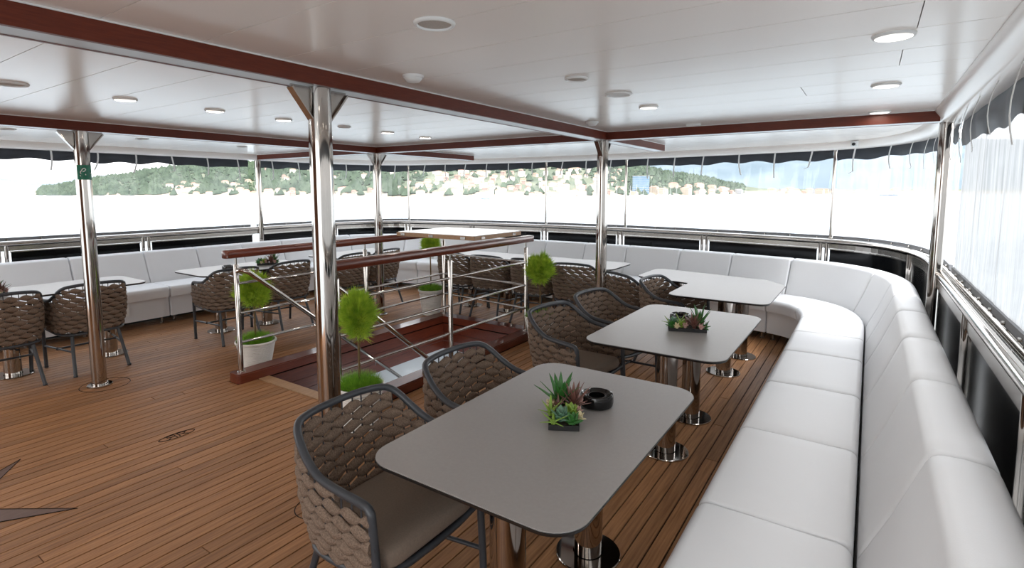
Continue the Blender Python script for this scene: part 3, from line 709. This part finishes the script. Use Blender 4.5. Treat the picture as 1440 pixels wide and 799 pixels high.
# ------------------------------------------------------------------ topiary in ribbed pots
def topiary(x, y, ph, pr, bz, br, bh, label, seed, nbl=5200):
    r = np.random.default_rng(seed); t = thing('potted_topiary', label, 'plant', (x, y, 0))
    prof = [(pr * .66, .001)]; n = 34
    for i in range(n + 1):
        u = i / n; z = .004 + (ph - .03) * u; prof.append((pr * (.67 + .25 * u) + .0035 * (abs(math.sin(i * PI / 2)) * 2 - 1), z))
    prof += [(pr * .96, ph - .024), (pr, ph - .018), (pr, ph - .004), (pr * .985, ph), (pr * .93, ph), (pr * .9, ph - .03)]
    MB().lathe(prof, (x, y, 0), 36, capt=False).build('ribbed_pot', M_POT, t, smooth=70)
    MB().lathe([(pr * .92, ph - .045), (pr * .5, ph - .035), (.01, ph - .03)], (x, y, 0), 24).build('soil', M_SOIL, t)
    MB().tube(smooth_path([(x, y, ph - .04), (x + .006, y - .004, ph + .12), (x - .005, y + .004, bz - bh * .3), (x, y, bz)], 5), [.008] * 15 + [.006], 8).build('stem', M_STEM, t, smooth=60)
    def blades(m, org, d, L, w):
        # slim tapered needles, two crossed triangles each
        V = []; Fc = []
        side = np.cross(d, r.normal(size=d.shape)); side /= np.linalg.norm(side, axis=1)[:, None]; s2 = np.cross(d, side)
        tip = org + d * L[:, None]; k = len(org); i0 = np.arange(k) * 5
        P = np.stack([org - side * w, org + side * w, tip, org - s2 * w, org + s2 * w], 1).reshape(-1, 3)
        m.add(P, [f for i in i0 for f in ((i, i + 1, i + 2), (i + 3, i + 4, i + 2))])
    k = nbl; d = r.normal(size=(k, 3)); d /= np.linalg.norm(d, axis=1)[:, None]
    rad = r.uniform(.35, .92, k) ** .6
    lump = 1 + .22 * np.sin(d[:, 0] * 7 + seed) * np.sin(d[:, 1] * 6) + .18 * np.sin(d[:, 2] * 6 + d[:, 0] * 4 + seed)
    org = np.array([x, y, bz]) + d * (rad * lump)[:, None] * np.array([br, br, bh]) * .8
    d2 = d * .8 + np.array([0, 0, .7]) + r.normal(size=(k, 3)) * .4; d2 /= np.linalg.norm(d2, axis=1)[:, None]
    m = MB(); blades(m, org, d2, r.uniform(.04, .085, k), .0027); tag(m.build('foliage_ball', M_GRASS, t), kind='stuff')
    k = 1500; a = r.uniform(0, 2 * PI, k); q = np.sqrt(r.uniform(0, 1, k)) * pr * .66
    org = np.stack([x + q * np.cos(a), y + q * np.sin(a), np.full(k, ph - .04)], 1)
    d2 = np.stack([np.cos(a) * q / pr * .8, np.sin(a) * q / pr * .8, np.ones(k)], 1) + r.normal(size=(k, 3)) * .3; d2 /= np.linalg.norm(d2, axis=1)[:, None]
    m = MB(); blades(m, org, d2, (.15 - .07 * q / pr) * r.uniform(.6, 1.1, k), .0024); tag(m.build('underplanting', M_GRASS2, t), kind='stuff')
    return t
topiary(-4.59, 2.65, .245, .175, .70, .155, .17, 'topiary ball in white ribbed pot at the end post of the stair railing', 11)
topiary(-2.80, 2.33, .30, .163, .775, .115, .175, 'topiary in white pot between the nearest steel pole and the stair curb', 12)
topiary(-2.80, 4.70, .30, .16, .79, .15, .16, 'topiary in white pot at the railing corner behind the armchairs', 13)
topiary(-4.67, 5.08, .33, .165, .90, .12, .12, 'topiary in white pot beyond the railing under the hatch cover', 14)

# ------------------------------------------------------------------ succulent trays and ashtrays
LG = [leafmat('leaf_green', (70, 132, 52), (28, 84, 34)), leafmat('leaf_purple', (136, 92, 78), (92, 62, 56)), leafmat('leaf_lime', (150, 176, 72), (104, 140, 50)), leafmat('leaf_blue', (104, 140, 112), (64, 104, 80)), leafmat('leaf_pink', (206, 170, 160), (180, 140, 132)), leafmat('leaf_cream', (222, 214, 176), (196, 180, 140))]
LEAFM = {}
def leafmesh(kind, L, w, th, mt):
    key = (kind, round(L, 3), round(w, 3), mt.name)
    if key in LEAFM: return LEAFM[key]
    rings = []; n = 6
    for i in range(n + 1):
        t = i / n; ww = w * (math.sin(PI * (.22 + .78 * t)) ** .7 if kind == 'fat' else (1 - t) ** .75 * (1.0 if t > .05 else .8)) + .0004; hh = th * (1 - t * .8)
        zc = L * t; xo = .12 * L * t * t
        rings.append([(xo + hh * math.sin(a), ww * math.cos(a), zc) for a in np.linspace(0, 2 * PI, 7)[:-1]])
    mb = MB().loft(rings); me = bpy.data.meshes.new('leaf'); me.from_pydata(mb.v, [], mb.f); me.materials.append(mt)
    me.polygons.foreach_set('use_smooth', [True] * len(me.polygons)); LEAFM[key] = me; return me
def rosette(parent, name, loc, n, L, w, mt, tilt0=10, tilt1=70, kind='spike', seed=0, th=.003):
    r = random.Random(seed)
    core = MB().lathe([(.006, 0), (.008, .008), (.004, .014)], (0, 0, 0), 8).build(name, mt, parent, off=(0, 0, 0), loc=loc)
    for i in range(n):
        u = i / max(1, n - 1); az = i * 2.39996 + r.uniform(-.15, .15); tl = R_(tilt0 + (tilt1 - tilt0) * u + r.uniform(-5, 5))
        o = bpy.data.objects.new('leaf', leafmesh(kind, L, w, th, mt)); COL.objects.link(o); o.parent = core; s = r.uniform(.8, 1.08) * (1.0 - .15 * u)
        o.scale = (s, s, s); o.location = (0, 0, .006); o.rotation_euler = (0, tl, az)
    return core
def succulents(x, y, z, rot, label, group=None, seed=1, mirror=1):
    t = thing('succulent_tray', label, 'plant', (x, y, z), rot, group, world=False); k = mirror; t.scale = (1.28, 1.28, 1.28)
    m = MB(); lx, ly = .088, .044
    m.box(-lx, lx, -ly, ly, .0005, .006); 
    for b in ((-lx, lx, -ly, -ly + .005), (-lx, lx, ly - .005, ly), (-lx, -lx + .005, -ly + .005, ly - .005), (lx - .005, lx, -ly + .005, ly - .005)): m.box(*b, .006, .016)
    m.build('tray', M_TRAY, t)
    MB().box(-lx + .006, lx - .006, -ly + .006, ly - .006, .0062, .0135).build('gravel', M_SOIL, t)
    rosette(t, 'agave', (k * .055, .012, .014), 12, .11, .018, LG[0], 4, 52, seed=seed, th=.004)
    rosette(t, 'purple_rosette', (k * .03, -.028, .016), 16, .085, .012, LG[1], 6, 60, seed=seed + 1)
    rosette(t, 'brown_rosette', (k * .004, .018, .018), 14, .045, .008, LG[1], 15, 80, seed=seed + 2)
    rosette(t, 'lime_rosette', (k * -.028, -.022, .016), 14, .04, .012, LG[2], 10, 85, 'fat', seed + 3, .005)
    rosette(t, 'blue_rosette', (k * -.06, .01, .016), 16, .042, .014, LG[3], 8, 80, 'fat', seed + 4, .006)
    rosette(t, 'green_rosette', (k * -.075, -.026, .014), 12, .036, .012, LG[0], 10, 85, 'fat', seed + 5, .005)
    rosette(t, 'pink_flower', (k * -.012, -.04, .02), 10, .024, .01, LG[4], 12, 70, 'fat', seed + 6, .003)
    rosette(t, 'cream_flower', (k * .012, .04, .022), 10, .026, .01, LG[5], 12, 75, 'fat', seed + 7, .003)
    rosette(t, 'trailing_sprig', (k * -.078, .03, .014), 9, .05, .006, LG[2], 40, 95, seed=seed + 9)
    rosette(t, 'cream_flower', (k * -.05, -.045, .016), 9, .024, .009, LG[5], 15, 80, 'fat', seed + 10, .003)
    rosette(t, 'pink_flower', (k * .06, -.045, .018), 9, .026, .010, LG[4], 15, 80, 'fat', seed + 11, .003)
    rosette(t, 'green_rosette', (k * .08, -.01, .012), 11, .04, .010, LG[0], 25, 88, 'fat', seed + 12, .004)
    rosette(t, 'lime_sprig', (k * -.03, .04, .02), 9, .055, .007, LG[2], 20, 75, seed=seed + 8)
    return t
def ashtray(x, y, z, rot, label):
    t = thing('ashtray', label, 'ashtray', (x, y, z), rot, None, world=False); n = 48; t.scale = (1.22, 1.22, 1.4)
    rows = [(.046, .0005), (.053, .004), (.056, .016), (.055, .030), (.0525, .036), (.047, .0375), (.043, .034), (.036, .030), (.031, .029), (.028, .012), (.012, .010), (.009, .014), (.004, .016)]
    m = MB(); v = []; f = []
    for r, zz in rows:
        for j in range(n):
            a = 2 * PI * j / n; dip = max(0, math.cos(3 * a)) ** 24 * .004 if r > .033 and zz > .028 else 0; v.append((r * math.cos(a), r * math.sin(a), zz - dip))
    for i in range(len(rows) - 1):
        for j in range(n): f.append((i * n + j, i * n + (j + 1) % n, (i + 1) * n + (j + 1) % n, (i + 1) * n + j))
    f.append(tuple(range(n - 1, -1, -1))); f.append(tuple(range((len(rows) - 1) * n, len(rows) * n))); m.add(v, f)
    m.build('bowl', M_ASH, t, smooth=45)
    m = MB(); m.lathe([(.030, .0285), (.0335, .0305), (.030, .0325), (.0265, .0305), (.030, .0285)], (0, 0, 0), 32, capb=False, capt=False); m.build('inner_ring', M_ASH, t, smooth=60)
    return t
zt = .7301
p = at(793, 588, .73); succulents(p[0], p[1], zt, R_(118), 'tray of green and purple succulents beside the black ashtray', seed=3)
p = at(839, 570, .73); ashtray(p[0], p[1], zt, R_(25), 'round black ashtray standing clear of the plants on grey table')
p = at(966, 464, .73); succulents(p[0], p[1], zt, R_(20), 'long tray of green succulents with an ashtray hidden behind it', seed=17)
p = at(952, 455, .73); ashtray(p[0], p[1] + .07, zt, 0, 'black ashtray half hidden behind the succulent tray')
p = at(322, 380, .73); ashtray(p[0], p[1], zt, 0, 'black ashtray on the side bench table near the stair railing')
p = at(376, 372, .73); succulents(p[0], p[1], zt, R_(60), 'small tray of reddish succulents behind the topiary ball', seed=29)
p = at(-9, 418, .73); succulents(p[0], p[1], zt, R_(150), 'succulent tray on the side table near green sign pole', seed=41)

# ------------------------------------------------------------------ ceiling fittings
def downlight(px, py, kind, label, group, r=.062, watt=1.7, xy=False):
    x, y = (px, py) if xy else at(px, py, ZC); t = thing({'lamp': 'ceiling_downlight', 'speaker': 'ceiling_speaker', 'cover': 'ceiling_cover', 'dome': 'smoke_detector'}[kind], label, {'lamp': 'light', 'speaker': 'speaker', 'cover': 'cover', 'dome': 'detector'}[kind], (x, y, ZC), group=group)
    if kind == 'dome':
        MB().lathe([(.012, -.034), (.03, -.03), (.04, -.018), (.042, -.012)], (x, y, ZC), 24).build('dome', M_WHITE, t, smooth=50)
        MB().lathe([(.048, -.012), (.05, -.0005)], (x, y, ZC), 24).build('mount_ring', M_WHITE, t, smooth=40)
        return
    rows = [(r * .8, -.004), (r * .84, -.010), (r * .95, -.009), (r, -.003), (r, -.0003)]
    MB().lathe(rows, (x, y, ZC), 28, capb=False, capt=False).build('trim_ring', M_WHITE, t, smooth=60)
    if kind == 'lamp':
        ld = bpy.data.lights.new('lamp_glow', 'AREA'); ld.shape = 'DISK'; ld.size = r * 1.5; ld.energy = watt; ld.color = (1.0, .93, .84)
        lo = bpy.data.objects.new('lamp_glow', ld); COL.objects.link(lo); lo.parent = t; lo.location = (0, 0, -.0045)
    MB().lathe([(r * .8, -.004), (r * .8, -.0005)], (x, y, ZC), 28).build({'lamp': 'diffuser', 'speaker': 'grille', 'cover': 'plate'}[kind], {'lamp': M_LAMP, 'speaker': M_GRILL, 'cover': M_WHITE}[kind], t)
for q, w in zip(((176, 139), (302, 155), (399, 168), (545, 186), (598, 193)), ORD[4::-1]): downlight(*q, 'lamp', 'round downlight in the bay above the stair, %s from the cross beam' % w, 'downlights above the stair')
for q in ((912, 150),): downlight(*q, 'lamp', 'round ceiling downlight above the middle grey table', None, watt=.4)
for q, w in zip(((1257, 49), (1246, 119), (1237, 157)), ORD[2::-1]): downlight(*q, 'lamp', 'round downlight above the long white bench, %s from the cross beam' % w, 'downlights above the long bench', .066, .5)
for q in ((10, 181), (200, 195), (340, 206)): downlight(*q, 'cover', 'flat round ceiling cover over the side bench tables', 'covers over the side tables')
downlight(611, 32, 'speaker', 'grey grille ceiling speaker above the nearest armchairs', None, .068)
downlight(811, 110, 'speaker', 'darker ceiling speaker beside a flat white cover', None, .058)
downlight(14, 117, 'speaker', 'ceiling speaker in the stair bay nearest the big beam', None, .075)
downlight(484, 178, 'speaker', 'small ceiling speaker in the stair bay behind the pole', None, .055)
downlight(870, 132, 'cover', 'wide flat white ceiling cover beside a darker speaker', None, .075)
downlight(975, 175, 'cover', 'flat ceiling cover against the cross beam', None, .06)
downlight(581, 106, 'dome', 'white smoke detector dome close to the long beam', None)
downlight(833, 171, 'dome', 'white detector dome at the corner where two beams meet', None)
for x, y in ((-1.2, .78), (-1.2, -.25), (-1.2, -1.3)): downlight(x, y, 'lamp', 'added out-of-view downlight over the open deck before the deckhouse front', 'added downlights before the deckhouse', watt=.4, xy=True)  # lamp row carried on out of view, added to light the foreground
for x, y in ((.04, 1.3), (.04, .26), (.04, -.78)): downlight(x, y, 'lamp', 'added out-of-view downlight above the bench end by the deckhouse', 'added downlights above the bench end', .066, .5, xy=True)  # unseen lamps added behind the view to brighten the near end
for x, y in ((-3.72, .36), (-3.72, -.17), (-3.72, -.7), (-3.72, -1.22)): downlight(x, y, 'lamp', 'added out-of-view downlight over the compass star inlay', 'added downlights over the compass star', xy=True)  # more added lamps outside the view, for light on the near deck
sl = thing('added_stair_lamp', 'added fill lamp, out of view, lighting the lower stairwell', 'lamp', (HX1 - .03, 4.3, -1.0))  # added lamp, standing in for daylight from the lower deck
MB().tube([(HX1 - .001, 4.3, -1.0), (HX1 - .03, 4.3, -1.0)], .07, 20).build('fill_lamp_glass', M_LAMP, sl, smooth=50)
ld = bpy.data.lights.new('lamp_glow', 'AREA'); ld.shape = 'DISK'; ld.size = .12; ld.energy = 6; lo = bpy.data.objects.new('lamp_glow', ld); COL.objects.link(lo); lo.parent = sl; lo.location = (-.002, 0, 0); lo.rotation_euler = (0, R_(90), 0)
# security camera on the ceiling lip
s = RAIL.bearing(1207); p = RAIL.pos(s, -.12); n = RAIL.nrm(s); x, y = float(p[0]), float(p[1])
t = thing('security_camera', 'small white camera with black lens under the ceiling edge', 'camera', (x, y, 2.06))
MB().prism(rrect(x - .035, x + .035, y - .03, y + .05, .012, 3), 2.075, 2.13).build('housing', M_WHITE, t)
MB().tube([(x - .004, y - .03, 2.098), (x - .010, y - .046, 2.096)], .016, 14).build('lens', M_EDGE, t, smooth=50)

# ------------------------------------------------------------------ sea, headland, town and mountains
ZS = -7.0
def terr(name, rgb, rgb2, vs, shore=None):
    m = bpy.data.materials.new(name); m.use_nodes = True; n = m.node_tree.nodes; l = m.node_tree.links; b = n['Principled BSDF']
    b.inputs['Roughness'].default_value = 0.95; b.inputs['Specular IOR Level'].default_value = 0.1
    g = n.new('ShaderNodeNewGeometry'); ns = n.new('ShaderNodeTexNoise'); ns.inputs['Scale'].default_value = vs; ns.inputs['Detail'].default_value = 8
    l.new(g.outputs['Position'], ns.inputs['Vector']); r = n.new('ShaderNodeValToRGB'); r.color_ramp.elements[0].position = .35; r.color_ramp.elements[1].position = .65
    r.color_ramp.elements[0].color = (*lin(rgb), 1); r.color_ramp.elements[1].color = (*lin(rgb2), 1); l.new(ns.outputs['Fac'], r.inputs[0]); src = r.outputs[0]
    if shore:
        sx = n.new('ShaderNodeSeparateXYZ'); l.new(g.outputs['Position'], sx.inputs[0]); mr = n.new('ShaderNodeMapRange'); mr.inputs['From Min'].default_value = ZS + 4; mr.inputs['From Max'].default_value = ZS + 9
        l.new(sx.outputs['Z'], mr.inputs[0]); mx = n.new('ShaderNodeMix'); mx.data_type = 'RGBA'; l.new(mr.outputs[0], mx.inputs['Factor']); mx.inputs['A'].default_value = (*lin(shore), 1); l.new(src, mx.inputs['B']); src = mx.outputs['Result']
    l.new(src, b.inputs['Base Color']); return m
sm = bpy.data.materials.new('sea_water'); sm.use_nodes = True; n_ = sm.node_tree.nodes; l_ = sm.node_tree.links; b_ = n_['Principled BSDF']
b_.inputs['Base Color'].default_value = (*lin((150, 160, 165)), 1); b_.inputs['Roughness'].default_value = .18; b_.inputs['IOR'].default_value = 1.16
g_ = n_.new('ShaderNodeNewGeometry'); w1 = n_.new('ShaderNodeTexNoise'); w1.inputs['Scale'].default_value = .35; w1.inputs['Detail'].default_value = 6
mp_ = n_.new('ShaderNodeMapping'); mp_.inputs['Scale'].default_value = (1, .45, 1); mp_.inputs['Rotation'].default_value = (0, 0, .4)
l_.new(g_.outputs['Position'], mp_.inputs[0]); l_.new(mp_.outputs[0], w1.inputs['Vector'])
bp_ = n_.new('ShaderNodeBump'); bp_.inputs['Strength'].default_value = .8; bp_.inputs['Distance'].default_value = 2.2; l_.new(w1.outputs['Fac'], bp_.inputs['Height']); l_.new(bp_.outputs[0], b_.inputs['Normal'])
m = MB(); n = 64; rad = [0, 12, 60, 400, 3000, 26000]; v = [(0, 0, ZS)]
for r in rad[1:]: v += [(r * math.cos(2 * PI * j / n), r * math.sin(2 * PI * j / n), ZS) for j in range(n)]
f = [(0, 1 + j, 1 + (j + 1) % n) for j in range(n)]
for i in range(len(rad) - 2): f += [(1 + i * n + j, 1 + (i + 1) * n + j, 1 + (i + 1) * n + (j + 1) % n, 1 + i * n + (j + 1) % n) for j in range(n)]
m.add(v, f); tag(m.build('sea', sm), 'pale bright sea reaching to the far shore', 'sea', None, 'stuff')

def bear(px): r = ray(px, HZ); return np.array([r[0], r[1]]) / math.hypot(r[0], r[1])
def zray(px, y, dist): r = ray(px, y); return H + r[2] * dist / math.hypot(r[0], r[1])
WL = [(-80, 275.3), (37, 275), (300, 275.2), (640, 278), (800, 277), (950, 274.8), (1070, 273), (1250, 273), (1560, 273)]
RG = [(-80, 276), (30, 274.8), (60, 265), (110, 257), (150, 250), (192, 245), (225, 239), (262, 236), (330, 233), (450, 230), (600, 226), (720, 225), (800, 226), (875, 231), (915, 240), (960, 247), (1000, 254), (1035, 260), (1060, 264), (1085, 266), (1560, 266)]
def ip(tab, x): return float(np.interp(x, [a for a, b in tab], [b for a, b in tab]))
def r0(px): p = at(px, ip(WL, px), ZS); return math.hypot(*p)
def land(px, t):
    a = r0(px); dep = 620 if px < 1000 else 620 + (px - 1000) * .8; rr = a + dep * t
    zr = zray(px, ip(RG, px), a + dep); s = min(max(t, 0), 1); pr = .05 * min(1, s * 12) + .95 * (s * s * (3 - 2 * s)) ** .85
    nz = 4.5 * math.sin(px * .11 + t * 5) * math.sin(t * 9 + px * .03) * s + 2.2 * math.sin(px * .37 + t * 13) * s
    z = ZS - 1 + (zr - ZS + 1) * pr + nz * (1 - .5 * s) * min(1, max(0, (zr - ZS) / 30)) - max(0, t - 1) * 90
    d = bear(px); return d[0] * rr, d[1] * rr, z
pxs = np.arange(20, 1561, 6.0); ts_ = np.concatenate([[-.06, -.02, 0.0, .015, .03], np.linspace(.06, 1.0, 22), [1.12, 1.3]])
m = MB(); v = [land(px, t) for t in ts_ for px in pxs]; k = len(pxs)
m.add(v, [(i * k + j, i * k + j + 1, (i + 1) * k + j + 1, (i + 1) * k + j) for i in range(len(ts_) - 1) for j in range(k - 1)])
o = m.build('headland', terr('headland_ground', (74, 84, 68), (104, 106, 88), .02, (150, 138, 120)), smooth=80)
tag(o, 'wooded green headland rising behind the white shore town', 'hill', None, 'structure')
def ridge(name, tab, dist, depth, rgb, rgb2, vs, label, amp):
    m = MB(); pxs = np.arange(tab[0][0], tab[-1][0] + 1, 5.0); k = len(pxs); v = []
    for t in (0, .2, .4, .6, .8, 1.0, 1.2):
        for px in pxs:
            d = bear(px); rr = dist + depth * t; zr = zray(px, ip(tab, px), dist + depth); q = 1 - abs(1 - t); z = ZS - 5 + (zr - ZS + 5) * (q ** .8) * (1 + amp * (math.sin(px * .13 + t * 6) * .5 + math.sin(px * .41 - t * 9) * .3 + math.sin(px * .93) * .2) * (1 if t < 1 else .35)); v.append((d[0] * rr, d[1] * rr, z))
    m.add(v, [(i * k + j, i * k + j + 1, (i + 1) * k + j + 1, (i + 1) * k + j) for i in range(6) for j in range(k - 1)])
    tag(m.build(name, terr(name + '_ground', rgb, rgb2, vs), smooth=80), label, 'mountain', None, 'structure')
ridge('distant_hills', [(-160, 244), (-50, 248), (0, 250), (40, 256), (80, 253), (120, 250), (150, 245.5), (168, 245), (200, 250), (262, 263)], 7000, 2500, (112, 122, 130), (122, 130, 138), .0012, 'hills far across the water, tinted pale blue with haze', .04)  # distance haze is put into the blue-grey base colour
ridge('mountain', [(800, 266), (840, 252), (880, 232), (900, 222), (940, 214), (1000, 206), (1080, 200), (1160, 198), (1240, 196), (1320, 195), (1440, 196), (1560, 199), (1700, 205)], 6000, 3000, (84, 97, 104), (104, 114, 120), .0016, 'high mountain behind the town, tinted with pale blue haze', .03)  # base colour carries the aerial haze; no haze volume is built
# houses: two-material meshes, sharing a few shapes
WALLS = [mat('house_white', (204, 196, 186), .8), mat('house_cream', (192, 174, 152), .8), mat('house_rose', (172, 142, 128), .8), mat('house_grey', (160, 158, 156), .8)]
ROOF = mat('roof_tiles', (158, 116, 98), .8, var=.15, vscale=.4); WIN = mat('house_window', (86, 92, 100), .3)
HM = []
def house_mesh(w, d, h, rf, wm, flat=False):
    m = MB(); m.box(-w / 2, w / 2, -d / 2, d / 2, -6, h, 0)
    if flat: m.box(-w / 2 - .3, w / 2 + .3, -d / 2 - .3, d / 2 + .3, h, h + .6, 0)
    else:
        e = .6; m.add([(-w / 2 - e, -d / 2 - e, h), (w / 2 + e, -d / 2 - e, h), (w / 2 + e, d / 2 + e, h), (-w / 2 - e, d / 2 + e, h), (-w / 2 + d * .3, 0, h + rf), (w / 2 - d * .3, 0, h + rf)], [(0, 3, 2, 1), (0, 1, 5, 4), (2, 3, 4, 5), (1, 2, 5), (3, 0, 4)], 1)
    nf = max(1, int(h // 3.2)); nw = max(2, int(w // 3))
    for fl in range(nf):
        for i in range(nw):
            x = -w / 2 + (i + .5) * w / nw; z = 1.2 + fl * 3.1
            if z + 1.5 < h: m.box(x - .55, x + .55, -d / 2 - .06, -d / 2, z, z + 1.5, 2)
    o = m.build('house', [wm, ROOF, WIN]); me = o.data; bpy.data.objects.remove(o); return me
for w, d, h, rf, c, fl in ((10, 9, 6, 2.4, 0, 0), (13, 10, 7, 2.6, 1, 0), (9, 8, 7, 2.2, 2, 0), (15, 10, 9, 2.6, 0, 0), (18, 11, 12, 2.8, 1, 0), (12, 10, 10, 0, 0, 1), (20, 12, 13, 0, 3, 1), (11, 9, 6, 2.3, 0, 0)):
    HM.append(house_mesh(w, d, h, rf, WALLS[c], fl))
hr = random.Random(5)
HP = [(land(901, .1)[0] + dx, land(901, .1)[1] + dy) for dx, dy in ((0, 0), (14, 0), (-14, 0), (0, 14), (0, -14))]
def put_house(px, t, k, lab, grp, sc=1.0):
    x, y, z = land(px, t)
    for _ in range(40):
        if all(math.hypot(x - a, y - b) > 17 for a, b in HP): break
        px += hr.uniform(-14, 14); t = min(.7, max(.012, t + hr.uniform(-.06, .06))); x, y, z = land(px, t)
    else: return
    HP.append((x, y)); o = bpy.data.objects.new('house', HM[k]); COL.objects.link(o); o.location = (x, y, z); d = bear(px)
    o.rotation_euler = (0, 0, math.atan2(d[1], d[0]) - PI / 2 + hr.uniform(-.7, .7)); sc *= .74; o.scale = (sc, sc, sc); tag(o, lab, 'house', grp)
HL = 'pale house with tiled roof on the hillside above the shore'
for i in range(168):
    px = hr.choice((hr.uniform(565, 880), hr.uniform(600, 860), hr.uniform(640, 840))); t = hr.uniform(.03, .62) ** 1.05
    put_house(px, t, hr.choice((0, 0, 1, 2, 3, 5, 7)), HL, 'hillside houses', hr.uniform(.8, 1.15))
for i in range(66): put_house(hr.uniform(905, 1325), hr.uniform(.01, .25), hr.choice((1, 3, 4, 4, 6, 2)), 'house in the dense low waterfront town below the mountain', 'waterfront town houses', hr.uniform(.9, 1.35))
for i in range(22): put_house(hr.uniform(228, 365), hr.uniform(.03, .3), hr.choice((0, 1, 3, 7)), 'house among trees on the headland near the open water', 'headland houses', hr.uniform(.8, 1.1))
for i in range(34): put_house(hr.uniform(370, 570), hr.choice((hr.uniform(.35, .7), hr.uniform(.02, .12))), hr.choice((0, 1, 2, 3, 7)), 'house scattered through the woods behind the slim deck pole', 'woodland houses', hr.uniform(.8, 1.1))
# blue glazed tower block by the marina
p0 = land(901, .1); d = bear(901); tb = thing('tower_block', 'blue glazed block standing by the marina masts', 'building', p0, math.atan2(d[1], d[0]) - PI / 2, world=False)
MBL = mat('blue_glazing', (84, 120, 146), .3, var=.1, vscale=.2)
MB().box(-14, 14, -7, 7, -6, 27).build('facade', MBL, tb); MB().box(-14.5, 14.5, -7.5, 7.5, 27, 28).build('roof_slab', WALLS[3], tb)
for i in range(7): MB().box(-14.2, 14.2, -7.3, -7, i * 3.8 + .5, i * 3.8 + 1.2).build('floor_band', WALLS[3], tb)
# woods: low faceted crowns joined into one piece
fr = np.random.default_rng(9); m = MB(); octf = [(0, 2, 4), (2, 1, 4), (1, 3, 4), (3, 0, 4), (2, 0, 5), (1, 2, 5), (3, 1, 5), (0, 3, 5)]
HPA = np.array(HP)
for i in range(6500):
    px = fr.uniform(55, 1045); t = fr.uniform(.03, 1.04)
    if 600 < px < 870 and t < .6 and fr.random() < .62: continue
    if px > 900 and t < .3 and fr.random() < .5: continue
    x, y, z = land(px, t)
    if np.min(np.hypot(HPA[:, 0] - x, HPA[:, 1] - y)) < 14: continue
    s = fr.uniform(4, 8.5) * (1 if px > 200 else .8); h = s * fr.uniform(.8, 1.3)
    j = fr.uniform(-.25, .25, 6) * s
    m.add([(x - s + j[0], y, z + 1), (x + s + j[1], y, z + 1), (x, y - s + j[2], z + 1), (x, y + s + j[3], z + 1), (x + j[4], y + j[5], z + h * 1.3), (x, y, z - 3)], octf)
tag(m.build('hillside_woods', terr('wood_crowns', (50, 62, 49), (76, 88, 70), .05), smooth=None), 'dark green pine woods covering the headland', 'woods', None, 'stuff')
# boats
HULL = mat('boat_white', (232, 234, 236), .4); HULLD = mat('boat_blue', (84, 110, 140), .4); MAST = mat('mast', (206, 206, 204), .4)
def hull(L, B, Hh):
    rings = []
    for u, w in ((-.5, .7), (-.3, .95), (0, 1), (.25, .8), (.42, .4), (.5, .04)):
        rings.append([(u * L, w * B / 2, Hh), (u * L, -w * B / 2, Hh), (u * L, -w * B / 3, -.4), (u * L, w * B / 3, -.4)])
    return MB().loft(rings)
def motorboat(px, py, L, label):
    x, y = at(px, py, ZS); b = thing('motor_boat', label, 'boat', (x, y, ZS), .3, world=False)
    hull(L, L * .28, L * .1).build('hull', HULLD, b, recalc=True); MB().box(-L * .2, L * .15, -L * .09, L * .09, L * .1, L * .2).build('cabin', HULL, b); MB().box(-L * .16, L * .05, -L * .07, L * .07, L * .2, L * .25).build('wheelhouse', HULLD, b)
motorboat(1250, 275.5, 26, 'blue hulled motor boat lying off the waterfront town')
motorboat(683, 280.5, 9, 'tiny dark boat off the white hillside town')
sb = None
for i in range(10):
    px = 868 + i * 9.4 + hr.uniform(-1.5, 1.5); x, y = at(px, ip(WL, px) + .35, ZS); hgt = hr.uniform(.85, 1.2)
    if sb is None:
        sb = thing('sailing_boat', 'white sailing boat with bare mast moored below the blue block', 'boat', (x, y, ZS), .5, 'moored sailing boats', world=False)
        hull(12, 3.6, 1.3).build('hull', HULL, sb, recalc=True); MB().tube([(0, 0, 1.2), (0, 0, 17)], .16, 6).build('mast', MAST, sb); MB().tube([(0, 0, 2.6), (-5, 0, 2.8)], .14, 6).build('boom', MAST, sb); MB().box(-2.5, 2, -1, 1, 1.3, 2).build('cabin', HULL, sb)
    else: dup(sb, (x, y, ZS), hr.uniform(0, 3), sb['label'], None, (hgt, hgt, hgt))
for o in bpy.data.objects:
    if '_w' in o: del o['_w']
